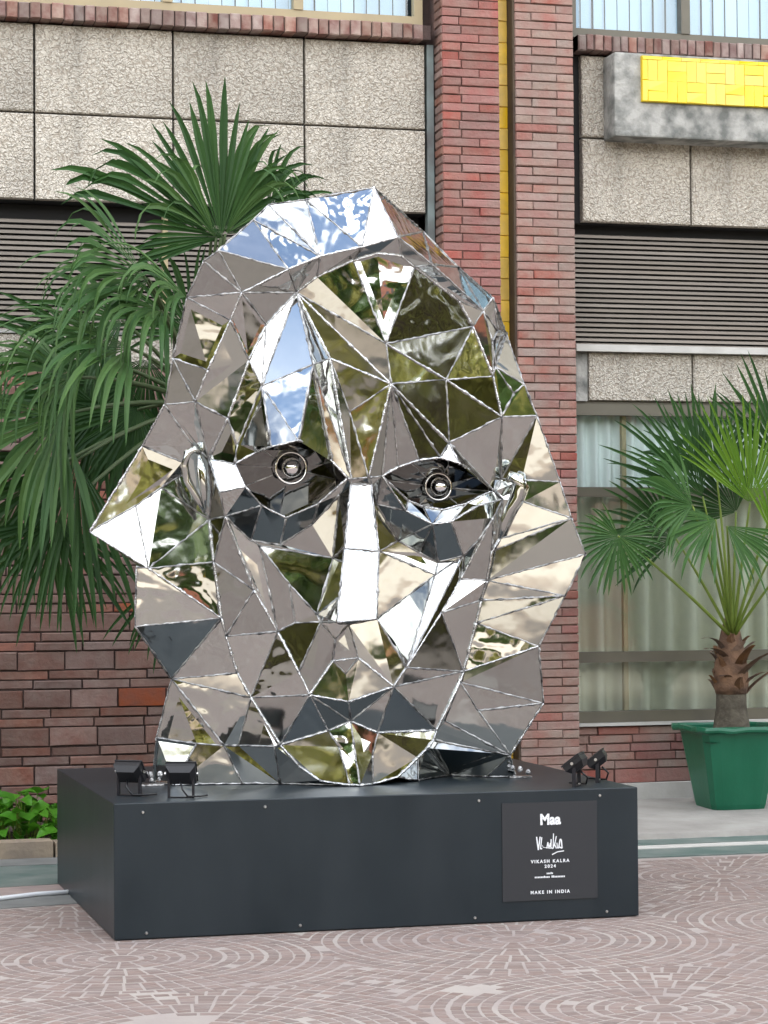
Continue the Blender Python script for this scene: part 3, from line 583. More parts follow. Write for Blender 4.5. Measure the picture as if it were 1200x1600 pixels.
# ================================================================== MIRRORED FACE
SV = {'H1': (1.703, 9.095, 2.64),
 'H2': (1.752, 9.039, 2.677),
 'H3': (1.921, 9.164, 2.824),
 'H4': (1.988, 9.179, 2.889),
 'H5': (2.14, 9.162, 2.913),
 'H6': (2.41, 9.101, 2.962),
 'H7': (2.813, 9.78, 2.896),
 'H8': (2.973, 9.78, 2.744),
 'H9': (2.934, 9.16, 2.532),
 'H10': (3.095, 9.477, 2.417),
 'H12': (3.076, 9.185, 2.174),
 'H11': (3.13, 9.181, 2.043),
 'L1': (1.855, 9.082, 2.516),
 'L2': (2.04, 9.058, 2.611),
 'L3': (2.17, 9.048, 2.667),
 'L4': (2.336, 9.012, 2.704),
 'L5': (2.475, 8.969, 2.743),
 'L6': (2.631, 9.021, 2.643),
 'L7': (2.893, 9.165, 2.476),
 'M1': (2.975, 9.221, 2.401),
 'M2': (2.934, 9.174, 2.352),
 'L8': (2.95, 9.182, 2.246),
 'L9': (3.03, 9.184, 2.135),
 'F1': (2.095, 9.151, 2.531),
 'F2': (2.17, 9.106, 2.59),
 'F3': (2.312, 9.063, 2.655),
 'F4': (2.406, 9.035, 2.683),
 'F5': (2.505, 9.031, 2.675),
 'F6': (2.565, 9.044, 2.634),
 'F7': (2.779, 9.136, 2.512),
 'F8': (2.85, 9.17, 2.411),
 'F9': (2.94, 9.179, 2.206),
 'F10': (2.976, 9.183, 2.038),
 'O5': (2.437, 9.029, 2.317),
 'O7': (2.722, 9.137, 2.185),
 'O4': (2.457, 9.029, 2.154),
 'O8': (2.738, 9.154, 1.925),
 'O1': (2.135, 9.037, 2.227),
 'O2': (1.945, 9.133, 2.147),
 'O3': (2.224, 9.109, 2.261),
 'O6': (2.298, 9.087, 2.042),
 'NR1': (2.304, 9.087, 1.769),
 'NR2': (2.373, 9.075, 1.777),
 'I1': (1.845, 9.193, 1.834),
 'IU1': (1.916, 9.138, 1.876),
 'IU2': (1.957, 9.012, 1.894),
 'IU3': (2.059, 8.976, 1.919),
 'IU4': (2.185, 9.133, 1.888),
 'IU5': (2.224, 9.074, 1.838),
 'I2': (2.286, 9.079, 1.774),
 'IL1': (1.877, 9.132, 1.739),
 'IL2': (1.951, 9.173, 1.666),
 'IL3': (2.051, 9.172, 1.616),
 'IL4': (2.173, 9.123, 1.672),
 'J1': (2.439, 9.11, 1.784),
 'JU1': (2.51, 9.123, 1.822),
 'JU2': (2.596, 9.111, 1.851),
 'JU3': (2.697, 9.146, 1.864),
 'JU4': (2.767, 9.115, 1.841),
 'JU5': (2.896, 9.266, 1.794),
 'J2': (2.964, 9.261, 1.732),
 'JL1': (2.572, 9.192, 1.688),
 'JL2': (2.647, 9.215, 1.663),
 'JL3': (2.718, 9.187, 1.651),
 'JL4': (2.824, 9.188, 1.678),
 'JL5': (2.918, 9.231, 1.72),
 'RM1': (2.557, 9.179, 1.646),
 'RM2': (2.669, 9.17, 1.59),
 'RM3': (2.744, 9.156, 1.6),
 'RM4': (2.878, 9.209, 1.668),
 'X1': (1.855, 9.187, 1.912),
 'E1': (1.97, 9.156, 2.396),
 'E2': (1.897, 9.15, 2.251),
 'E3': (1.817, 9.192, 2.018),
 'Q1': (1.757, 9.296, 1.862),
 'K1': (1.649, 9.175, 2.502),
 'K2': (1.606, 9.262, 2.264),
 'K3': (1.581, 9.321, 2.081),
 'K4': (1.818, 9.131, 2.41),
 'KM': (1.735, 9.18, 2.212),
 'K5': (1.692, 9.236, 2.087),
 'Q0': (1.7, 9.33, 1.914),
 'W3': (1.666, 9.392, 1.851),
 'W4': (1.671, 9.434, 1.801),
 'Q3': (1.777, 9.346, 1.729),
 'W8': (1.78, 9.408, 1.615),
 'W9': (1.794, 9.389, 1.441),
 'W10': (1.827, 9.397, 1.209),
 'W1': (1.298, 9.493, 1.568),
 'W2': (1.508, 9.442, 1.919),
 'W5': (1.482, 9.451, 1.674),
 'W7': (1.525, 9.399, 1.416),
 'W6': (1.585, 9.433, 1.748),
 'V1': (1.476, 9.403, 1.422),
 'V2': (1.473, 9.421, 1.179),
 'V3': (1.64, 9.525, 0.958),
 'N1': (1.847, 9.407, 1.135),
 'V5': (1.895, 9.41, 0.981),
 'N2': (1.947, 9.39, 0.881),
 'N3': (2.056, 9.329, 0.688),
 'U1': (1.785, 9.211, 1.721),
 'N4': (1.818, 9.258, 1.624),
 'U3': (1.929, 9.289, 1.526),
 'U4': (2.047, 9.263, 1.509),
 'U5': (2.165, 9.193, 1.591),
 'U6': (2.258, 9.108, 1.708),
 'N5': (1.947, 9.315, 1.324),
 'N6': (2.041, 9.297, 1.153),
 'N7': (2.155, 9.215, 0.896),
 'N8': (2.244, 9.264, 0.745),
 'M2a': (2.114, 9.231, 0.989),
 'C1': (1.965, 9.282, 1.504),
 'C4': (2.076, 9.231, 1.349),
 'C3': (2.18, 9.187, 1.224),
 'C5': (2.104, 9.251, 1.19),
 'C6': (2.248, 9.184, 1.452),
 'M1a': (2.194, 9.178, 1.192),
 'NT1': (2.303, 9.094, 1.749),
 'NT2': (2.39, 9.102, 1.75),
 'NM1': (2.26, 9.037, 1.489),
 'NM2': (2.405, 9.044, 1.478),
 'NB1': (2.209, 8.966, 1.195),
 'NB2': (2.378, 8.98, 1.206),
 'D1': (2.438, 9.202, 1.673),
 'D2': (2.553, 9.288, 1.524),
 'D3': (2.644, 9.288, 1.476),
 'D4': (2.724, 9.289, 1.436),
 'D5': (2.823, 9.245, 1.461),
 'D6': (2.888, 9.246, 1.523),
 'D7': (2.956, 9.246, 1.619),
 'D8': (3.003, 9.266, 1.697),
 'R1': (2.711, 9.284, 1.382),
 'T3': (2.557, 9.188, 1.002),
 'T4': (2.499, 9.178, 0.925),
 'P1': (2.827, 9.297, 1.363),
 'P2': (2.735, 9.275, 1.225),
 'S0': (2.995, 9.281, 1.531),
 'S1': (2.954, 9.269, 1.477),
 'S2': (2.942, 9.297, 1.357),
 'S3': (2.925, 9.328, 1.273),
 'S4': (2.905, 9.337, 1.177),
 'S5': (2.852, 9.354, 0.975),
 'S5b': (2.836, 9.348, 0.93),
 'S6': (2.724, 9.327, 0.733),
 'Q5': (3.005, 9.288, 1.784),
 'ER1': (3.078, 9.235, 1.777),
 'ER2': (3.083, 9.236, 1.686),
 'Y1': (3.225, 9.17, 1.767),
 'Y2': (3.268, 9.152, 1.614),
 'Y3': (3.326, 9.143, 1.463),
 'Y4': (3.25, 9.189, 1.29),
 'Y5': (3.15, 9.244, 1.079),
 'Z1': (3.181, 9.282, 0.838),
 'Z2': (3.056, 9.356, 0.618),
 'a1': (2.919, 9.367, 0.809),
 'q1': (2.786, 9.414, 0.766),
 'q2': (2.709, 9.316, 0.694),
 'q3': (2.675, 9.304, 0.658),
 'B1': (1.582, 9.565, 0.713),
 'B3': (1.735, 9.476, 0.691),
 'B4': (1.846, 9.453, 0.682),
 'B4b': (1.903, 9.442, 0.682),
 'B5': (2.034, 9.337, 0.68),
 'B2': (1.576, 9.636, 0.525),
 'B6': (1.642, 9.483, 0.525),
 'B7': (1.919, 9.447, 0.525),
 'B8': (2.067, 9.394, 0.525),
 'Z3': (3.092, 9.392, 0.525),
 'z5': (2.977, 9.433, 0.525),
 'z6': (2.845, 9.551, 0.525),
 'Z4': (2.648, 9.349, 0.525),
 'c3': (2.32, 9.207, 0.525),
 'c5': (2.359, 9.193, 0.525),
 'c6': (2.424, 9.234, 0.525),
 'c1': (2.127, 9.299, 0.602),
 'c2': (2.204, 9.252, 0.543),
 'c7': (2.538, 9.26, 0.549),
 'c8': (2.632, 9.29, 0.623),
 'M4': (2.251, 9.207, 1.032),
 'M5': (2.256, 9.182, 1.124),
 'M6': (2.313, 9.183, 1.181),
 'M7': (2.354, 9.188, 1.044),
 'M9': (2.304, 9.206, 0.979),
 'LB1': (2.314, 9.197, 0.865),
 'LU': (2.333, 9.242, 0.783),
 'T5': (2.447, 9.242, 0.734),
 'k1': (2.282, 9.244, 0.68),
 'k2': (2.348, 9.21, 0.613),
 'k3': (2.423, 9.235, 0.643),
 'W8_h': (1.782, 9.416, 1.615),
 'W9_h': (1.796, 9.396, 1.441),
 'W10_h': (1.828, 9.404, 1.209),
 'Q3_h': (1.778, 9.354, 1.729),
 'N1_h': (1.849, 9.415, 1.135),
 'V5_h': (1.897, 9.421, 0.981),
 'N2_h': (1.95, 9.402, 0.881),
 'N3_h': (2.058, 9.334, 0.687),
 'c1_h': (2.129, 9.306, 0.601),
 'c2_h': (2.206, 9.257, 0.543),
 'U1_c': (1.801, 9.291, 1.724),
 'N4_c': (1.826, 9.298, 1.625),
 'U3_c': (1.93, 9.292, 1.526),
 'U4_c': (2.048, 9.268, 1.509),
 'U5_c': (2.167, 9.199, 1.591),
 'U6_c': (2.271, 9.161, 1.71),
 'NT2_c': (2.452, 9.335, 1.76),
 'D1_c': (2.472, 9.33, 1.677),
 'D2_c': (2.559, 9.31, 1.525),
 'NM2_c': (2.48, 9.325, 1.482),
 'D3_c': (2.646, 9.297, 1.476),
 'D4_c': (2.726, 9.295, 1.436),
 'NB2_c': (2.474, 9.342, 1.2),
 'D5_c': (2.84, 9.302, 1.462),
 'D6_c': (2.89, 9.253, 1.523),
 'S0_h': (2.997, 9.289, 1.531),
 'S1_h': (2.966, 9.308, 1.478),
 'S2_h': (2.949, 9.321, 1.357),
 'S3_h': (2.928, 9.335, 1.273),
 'S4_h': (2.908, 9.347, 1.177),
 'S5_h': (2.856, 9.366, 0.975),
 'S5b_h': (2.843, 9.371, 0.929),
 'S6_h': (2.754, 9.429, 0.726),
 'q2_h': (2.745, 9.439, 0.685),
 'q3_h': (2.71, 9.424, 0.649),
 'c8_h': (2.666, 9.411, 0.613),
 'c7_h': (2.551, 9.308, 0.544),
 'NB1_m': (2.259, 9.17, 1.192),
 'NB2_m': (2.43, 9.174, 1.203)}
SF = [tuple(l.split(" ", 2)[:2]) + (l.split(" ", 2)[2].split(),) for l in """
hair_panel Q H1 H2 L1
hair_panel Q H2 L2 L1
hair_panel S H2 H3 L2
hair_panel S H3 L3 L2
hair_panel S H3 H4 L3
hair_panel S H4 H5 L3
hair_panel S H5 L4 L3
hair_panel S H5 H6 L4
hair_panel S H6 L5 L4
hair_panel N H6 H7 L5
hair_panel N L5 H7 L6
hair_panel N H7 H8 L6
hair_panel N L6 H8 L7
hair_panel N H8 H9 L7
hair_panel E L1 L2 F1
hair_panel E L2 L3 F2 F1
hair_panel E L3 L4 F3 F2
hair_panel E L4 L5 F5 F4 F3
hair_panel E L5 L6 F6 F5
hair_panel E L6 L7 F7 F6
hair_panel g L7 F8 F7
hair_panel G L7 H9 M1
hair_panel N H9 H10 M1
hair_panel N L7 M1 M2
hair_panel T F8 L7 M2 F9
hair_panel N M1 H10 L8 M2
hair_panel N M2 L8 F9
hair_panel N H10 H12 L8
hair_panel B L8 H12 L9
hair_panel B F9 L8 L9 F10
hair_panel B L9 H12 H11 F10
forehead_panel T F1 F2 F3 O5
forehead_panel T F3 F4 F5 F6 O5
forehead_panel T F6 F7 F8 O5
forehead_panel T O5 F8 O7
forehead_panel T F8 F9 O7
forehead_panel C O7 F9 F10
forehead_panel B O5 O7 O4
forehead_panel B O4 O7 O8
forehead_panel B O7 F10 O8
brow_panel B O8 F10 Q5 J2
brow_panel B O8 J2 JU5 JU4
brow_panel S O8 JU4 JU3
brow_panel g O4 O8 JU3
brow_panel C O4 JU3 JU2
brow_panel g O4 JU2 JU1
brow_panel g O4 JU1 J1
brow_panel N O4 J1 NR2
forehead_panel N F1 O3 O1
forehead_panel T F1 O4 O3
forehead_panel C F1 O5 O4
forehead_panel T O3 O4 O6
forehead_panel t O6 O4 NR2
forehead_panel C O3 O6 NR2 NR1
forehead_panel N O1 O3 NR1
brow_panel C O1 NR1 I2 IU5
brow_panel D O1 IU5 IU4 IU3
brow_panel S F1 O1 O2
brow_panel S O2 O1 IU3
brow_panel S O2 IU3 IU2
brow_panel T O2 IU2 IU1 I1 X1
forehead_panel C F1 O2 E1
forehead_panel C E1 O2 E2
forehead_panel G E2 O2 X1 E3
forehead_panel G E3 X1 I1 Q1
hair_panel Q H1 L1 K1
hair_panel Q K1 L1 K4
hair_panel KL K1 K4 KM K2
hair_panel T K2 KM K5
hair_panel G K2 K5 K3
hair_panel Q L1 F1 E1
hair_panel Q L1 E1 E2 K4
hair_panel Q K4 E2 E3 K5 KM
hair_panel Q K5 E3 Q1
hair_panel D K3 K5 Q1 Q0
hair_panel C K3 Q0 W3 W2
hair_panel C W2 W3 W4 W6 W5 W1
hair_panel M W1 W5 W7
hair_panel M W5 W6 W8_h W7
hair_panel M W6 W4 W8_h
hair_panel M W7 W8_h W9_h
hair_panel T W7 W9_h W10_h
hair_panel N Q0 Q1 Q3_h W8_h W4 W3
hair_panel L V1 W7 W10_h V2
hair_panel g V2 W10_h V3
hair_panel G W10_h N1_h V5_h V3
hair_panel L V3 V5_h N2_h
hair_panel T V3 B4 B3 B1
hair_panel L V3 N2_h B4b B4
hair_panel L N2_h N3_h B5 B4b
hair_panel T B1 B3 B6 B2
hair_panel L B3 B4 B7 B6
hair_panel L B4 B4b B5 B8 B7
hair_panel E N3_h c1_h c2_h c3 B8 B5
eyelid_panel g Q1 I1 IL1 U1
eyelid_panel E U1 IL1 IL2 N4
eyelid_panel E N4 IL2 U3
eyelid_panel E U3 IL2 IL3 U4
eyelid_panel E U4 IL3 IL4 U5
eyelid_panel E U5 IL4 I2 U6
cheek_panel KL Q1 U1_c N4_c W8 Q3
cheek_panel KL W8 N4_c W9
cheek_panel KL W9 N4_c N5
cheek_panel G W9 N5 N1 W10
cheek_panel G N5 N6 N1
cheek_panel G N1 N6 N2 V5
cheek_panel g N6 M2a N7 N2
cheek_panel G N2 N7 N3
cheek_panel D N7 N8 N3
cheek_panel H N4_c U3_c C1
cheek_panel H N4_c C1 N6 N5
cheek_panel g C1 C4 C5 N6
cheek_panel g C4 C3 M1a C5
cheek_panel L U3_c U4_c U5_c U6_c C6 C1
cheek_panel T C1 C6 C3 C4
nose_panel W NT1 NT2 NM2 NM1
nose_panel W NM1 NM2 NB2 NB1
nose_panel N NR1 NT1 NM1 C6 U6_c I2
nose_panel N NM1 NB1 M1a C3 C6
nose_panel N NR1 NR2 NT2 NT1
nose_panel N NR2 J1 D1 NT2
eyelid_panel C J1 JL1 RM1
eyelid_panel S JL1 JL2 JL3 RM2 RM1
eyelid_panel S JL3 JL4 RM3 RM2
eyelid_panel C JL4 JL5 J2 D8 RM4 RM3
eyelid_panel E J1 RM1 D1
eyelid_panel E D1 RM1 RM2 D2
eyelid_panel E D2 RM2 D3
eyelid_panel E D3 RM2 D4
eyelid_panel E RM2 RM3 D5 D4
eyelid_panel g RM3 RM4 D8 D7 D6 D5
cheek_panel T NT2_c D1_c D2_c NM2_c
cheek_panel T NM2_c D2_c D3_c D4_c R1
cheek_panel L NM2_c R1 NB2_c
cheek_panel C D4_c D5_c R1
cheek_panel S NB2_c R1 T3
cheek_panel W R1 D5_c T3
cheek_panel H D5_c D6_c D7 P1
cheek_panel KR D5_c P1 P2 T3
cheek_panel KR D7 D8 S0 S1
cheek_panel G D7 S1 S2 P1
cheek_panel G P1 S2 S3 P2
cheek_panel G P2 S3 S4 S5
cheek_panel G P2 S5 T3
cheek_panel G T3 S5 T4
cheek_panel G T4 S5 S5b S6
cheek_panel D T4 S6 T5
hair_panel D F10 H11 Q5
hair_panel T Q5 H11 Y1 ER1
hair_panel T ER1 Y1 Y2 ER2
hair_panel L ER2 Y2 S0_h
hair_panel L S0_h Y2 S1_h
hair_panel L S1_h Y2 Y3 S2_h
hair_panel L S2_h Y3 Y4
hair_panel L S2_h Y4 S3_h
hair_panel L S3_h Y4 S4_h
hair_panel L S4_h Y4 Y5
hair_panel L S4_h Y5 S5_h
hair_panel N Q5 ER1 ER2 S0_h D8 J2
hair_panel G S5_h Y5 Z1 S5b_h
hair_panel G S5b_h Z1 a1
hair_panel G S5b_h a1 Z2 q1
hair_panel G a1 Z1 Z2
hair_panel G S5b_h q1 S6_h
hair_panel G q1 Z2 q2_h S6_h
hair_panel D q2_h Z2 z5 z6 q3_h
hair_panel T q3_h z6 Z4 c8_h
hair_panel D Z2 Z3 z5
hair_panel L c8_h Z4 c7_h
muzzle_panel t N6 C5 M1a M2a
muzzle_panel G M1a M5 M4 N7 M2a
muzzle_panel G M1a NB1_m M6 M5
muzzle_panel g M5 M6 M7 M4
muzzle_panel G M4 M7 M9
muzzle_panel E NB1_m NB2_m M6
muzzle_panel B M6 NB2_m T3 T4 M7
lip_panel t M4 M9 M7 T4 LB1 N7
lip_panel D N7 LB1 LU
lip_panel D LB1 T4 LU
chin_panel N N7 LU N8
chin_panel G LU T4 T5
chin_panel L N3 N8 k1 c3 c2 c1
chin_panel T N8 LU k2 c5 c3 k1
chin_panel T LU T5 k3 c6 c5 k2
chin_panel T T5 S6 q2 q3 c8 c7 c6 k3
""".strip().splitlines()]
SV = {k: Vector(v) for k, v in SV.items()}
scu = empty('face_sculpture', (2.35, 9.4, .52)); tag(scu, 'giant faceted face of welded mirror-polished steel sheets on the black plinth', 'sculpture')
def front_normal(P):
    c = sum(P, Vector())/len(P); n = Vector()
    for i in range(len(P)): n += (P[i] - c).cross(P[(i + 1) % len(P)] - c)
    n.normalize()
    return (c, n) if n.dot(CAM - c) > 0 else (c, -n)
FLAT = {'NT1 NT2 NM2 NM1', 'NM1 NM2 NB2 NB1', 'F1 O1 O2', 'H6 L5 L4'}
edges = {}
SCALEMAT = {}
for part, cl, vs in SF:
    P = [SV[v] for v in vs]; c, n = front_normal(P)
    if sum(((P[i] - c).cross(P[(i + 1) % len(P)] - c)).dot(n) for i in range(len(P))) < 0: P = P[::-1]; vs2 = vs[::-1]
    else: vs2 = vs
    for i in range(len(vs2)):
        k = tuple(sorted((vs2[i], vs2[(i + 1) % len(vs2)]))); edges.setdefault(k, []).append(vs2)
    Q = []
    for p in P:
        d = c - p; Q.append(p - c + d.normalized()*.0018)
    m = len(Q)
    b = MB(); b.add(Q + [q - n*.006 for q in Q], [tuple(range(m)), tuple(range(2*m - 1, m - 1, -1))] + [(m + i, m + (i + 1) % m, (i + 1) % m, i) for i in range(m)])
    b.build(part, M['steel_flat'] if ' '.join(vs) in FLAT else M['steel_dented'] if cl == 'S' and part == 'hair_panel' else M['steel'], scu, loc=c)
# narrow returns where one sheet stands in front of another
ret = set()
for (a, c_) in list(edges):
    for sfx in ('_h', '_c', '_m'):
        if a.endswith(sfx) or c_.endswith(sfx):
            a0 = a[:-2] if a.endswith(sfx) else a; c0 = c_[:-2] if c_.endswith(sfx) else c_
            if tuple(sorted((a0, c0))) in edges: ret.add((a0, c0, a, c_))
for a0, c0, a, c_ in ret:
    P = [SV[a0], SV[c0]] + ([SV[c_]] if c_ != c0 else []) + ([SV[a]] if a != a0 else [])
    c = sum(P, Vector())/len(P); b = MB(); b.add([p - c for p in P], [tuple(range(len(P)))]); b.build('edge_return', M['steel'], scu, loc=c)
# weld beads along every joint
wb = MB(); rw = random.Random(3)
for (a, c_), fs in edges.items():
    A, B = SV[a], SV[c_]; Ld = (B - A).length
    if Ld < .01: continue
    nrm = Vector()
    for f_ in fs: nrm += front_normal([SV[v] for v in f_])[1]
    nrm.normalize(); ns = max(3, int(Ld/.014)); pts = []; rads = []
    for i in range(ns + 1):
        t = i/ns; jj = Vector((rw.uniform(-1, 1), rw.uniform(-1, 1), rw.uniform(-1, 1)))*.0014
        pts.append(A.lerp(B, t) + nrm*.0005 + jj); rads.append(rw.uniform(.0024, .0050) if rw.random() > .07 else .0072)
    wb.tube(pts, rads, 5, cap=True)
tag(wb.build('weld_seam', M['weld'], scu, smooth=True), kind='stuff')
# the contours of the face carry broader, polished beads
CONT = '''F1 E1 E2 E3 Q1|L1 K4 KM K5|W8 W9 W10 N1 V5 N2 N3|N4 N5 N6 M2a N7 N8|N3 c1 c2 c3 c5 c6 c7 c8 q3 q2 S6|S0 S1 S2 S3 S4 S5 S5b S6|D7 P1 P2 T3 T4|F1 F2 F3 F4 F5 F6 F7 F8 F9 F10
I1 IU1 IU2 IU3 IU4 IU5 I2 IL4 IL3 IL2 IL1 I1|J1 JU1 JU2 JU3 JU4 JU5 J2 JL5 JL4 JL3 JL2 JL1 J1|J1 RM1 RM2 RM3 RM4 D8|F1 O3 NR1|F1 O4|O3 O4 O8|O4 NR2|N7 LB1 T4|N7 M4 M7 T4|N3 N8 LU T5 S6|O5 O7 F10|K3 W2 W1 W7 W10|L1 L2 L3 L4 L5|Y5 S5|Z1 Z2'''.replace(chr(10), '|')
cw = MB()
for line in CONT.split('|'):
    L_ = line.split()
    for a, c_ in zip(L_, L_[1:]):
        A, B = SV[a], SV[c_]; ns = max(3, int((B - A).length/.011)); tow = (CAM - A).normalized()*.0035; pts = []; rads = []
        for i in range(ns + 1):
            pts.append(A.lerp(B, i/ns) + tow + Vector((rw.uniform(-1, 1), 0, rw.uniform(-1, 1)))*.0012); rads.append(rw.uniform(.0026, .0052) if rw.random() > .1 else .0075)
        cw.tube(pts, rads, 5)
tag(cw.build('contour_weld', M['weld_bright'], scu, smooth=True), kind='stuff')
# closed back
bd = [k for k, f_ in edges.items() if len(f_) == 1]
eyeL = 'I1 IU1 IU2 IU3 IU4 IU5 I2 IL4 IL3 IL2 IL1'.split(); eyeR = 'J1 JU1 JU2 JU3 JU4 JU5 J2 JL5 JL4 JL3 JL2 JL1'.split()
holes = {tuple(sorted((E_[i], E_[(i + 1) % len(E_)]))) for E_ in (eyeL, eyeR) for i in range(len(E_))}
skip = {(x[0], x[1]) for x in ret} | {(x[1], x[0]) for x in ret} | {(x[2], x[3]) for x in ret} | {(x[3], x[2]) for x in ret}
bk = MB(); mid = Vector((2.40, 9.95, 1.6))
def backp(v):
    p = SV[v]; return Vector((mid.x + (p.x - mid.x)*.72, 10.02, .53 + (p.z - .52)*.86 if p.z > .6 else .53))
for a, c_ in bd:
    if (a, c_) in holes or (a[:-2] if a[-2:] in ('_h', '_c', '_m') else a, c_[:-2] if c_[-2:] in ('_h', '_c', '_m') else c_) in skip or (a, c_) in skip: continue
    bk.add([SV[a] + Vector((0, .004, 0)), SV[c_] + Vector((0, .004, 0)), backp(c_), backp(a), Vector((mid.x, 10.12, 1.6))], [(0, 1, 2, 3), (3, 2, 4)])
bk.build('back_shell', M['steel'], scu)
# eyes: hollow almond sockets with a ringed pupil
def eye(loop, centre, r_ring, r_pup, depth):
    C_ = Vector(centre); P = [SV[v] for v in loop]; n = len(P); b = MB(); y0 = max(p.y for p in P) + .012
    def plate(x, z): return Vector((x, y0 + (C_.z + .05 - z)*.42, z))
    rim = [plate(C_.x + (p.x - C_.x)*.97, C_.z + (p.z - C_.z)*.97) for p in P]; ring = []
    for k, p in enumerate(P):
        d = Vector((p.x - C_.x, 0, p.z - C_.z)); q = C_ + d.normalized()*min(r_ring*1.15, d.length*.85); ring.append(plate(q.x, q.z) + Vector((0, .014, 0)))
    for i in range(n):
        j = (i + 1) % n
        b.add([P[i] + Vector((0, .003, 0)), P[j] + Vector((0, .003, 0)), rim[j], rim[i]], [(0, 1, 2, 3)])
        b.add([rim[i], rim[j], ring[j], ring[i]], [(0, 1, 2, 3)])
    mid_ = plate(C_.x, C_.z)
    b.add(ring + [mid_ + Vector((0, .03, 0))], [(i, (i + 1) % n, n) for i in range(n)])
    yv = mid_.y; depth = 0.004
    e = b.build('eye', M['steel_eye_shade'], scu)
    b = MB(); yy = yv + depth
    N1, N2 = 28, 8
    vs = [(C_.x + (r_ring + .006*math.cos(6.2832*j/N2))*math.cos(6.2832*i/N1), yy - .012 + .006*math.sin(6.2832*j/N2), C_.z + (r_ring + .006*math.cos(6.2832*j/N2))*math.sin(6.2832*i/N1)) for i in range(N1) for j in range(N2)]
    b.add(vs, [(i*N2 + j, ((i + 1) % N1)*N2 + j, ((i + 1) % N1)*N2 + (j + 1) % N2, i*N2 + (j + 1) % N2) for i in range(N1) for j in range(N2)])
    b.build('iris_ring', M['steel_bright'], e, smooth=True)
    b = MB(); n1, n2 = 20, 12
    vs = [(C_.x + r_pup*math.sin(math.pi*i/n2)*math.cos(6.2832*k/n1), yy - .026 + r_pup*math.cos(math.pi*i/n2)*-1, C_.z + r_pup*math.sin(math.pi*i/n2)*math.sin(6.2832*k/n1)) for i in range(n2 + 1) for k in range(n1)]
    b.add(vs, [(i*n1 + k, i*n1 + (k + 1) % n1, (i + 1)*n1 + (k + 1) % n1, (i + 1)*n1 + k) for i in range(n2) for k in range(n1)])
    b.build('pupil', M['steel_bright'], e, smooth=True)
    # fins between ring and socket rim
    for k in range(0, n, 2):
        p = rim[k]; q = ring[k]; g = MB(); g.tube([p, q], .003, 5); g.build('weld_rib', M['weld'], e)
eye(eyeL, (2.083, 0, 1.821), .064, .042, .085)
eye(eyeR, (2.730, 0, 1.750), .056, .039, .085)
# ears
def W_(px, py, y):
    d = fwd + rt*((px - 600)/F) - up*((py - 800)/F); return CAM + d*(y/d.y)
yE = min(SV['W3'].y, SV['W4'].y, SV['Q0'].y) - .03
b = MB(); b.tube([W_(320, 801, yE + .01), W_(308, 778, yE), W_(293, 752, yE), W_(288, 728, yE), W_(293, 708, yE), W_(303, 702, yE), W_(313, 708, yE + .01)], [.008, .014, .017, .018, .018, .016, .010], 10)
b.tube([W_(311, 712, yE - .015), W_(315, 735, yE - .025), W_(318, 765, yE - .02), W_(321, 796, yE - .005)], [.010, .020, .017, .006], 10)
b.build('ear', M['steel'], scu, smooth=True)
yE = min(SV['ER1'].y, SV['Q5'].y, SV['D8'].y) - .03
b = MB(); b.tube([W_(792, 752, yE + .02), W_(799, 744, yE), W_(808, 748, yE - .01), W_(812, 760, yE - .012), W_(806, 778, yE - .01), W_(796, 796, yE), W_(788, 815, yE + .01), W_(781, 841, yE + .02)], [.010, .022, .030, .033, .028, .022, .020, .010], 12)
b.build('ear', M['steel'], scu, smooth=True)
# lugs that hold the sheets to the plinth
for x, y, k in ((1.55, 9.50, 0), (3.10, 9.36, 1)):
    b = MB(); rr = random.Random(k)
    for j in range(7):
        cx, cy, cz = x + rr.uniform(-.05, .05), y + rr.uniform(-.03, .03), .525 + rr.uniform(0, .05); s_ = rr.uniform(.006, .014)
        b.lathe((cx, cy, cz - s_), [(s_*.5, 0), (s_, s_*.7), (s_*.9, s_*1.4), (s_*.4, s_*2)], 7)
    b.box(x - .05, x + .05, y - .015, y + .015, .522, .530)
    b.build('mounting_lug', M['weld'], scu)

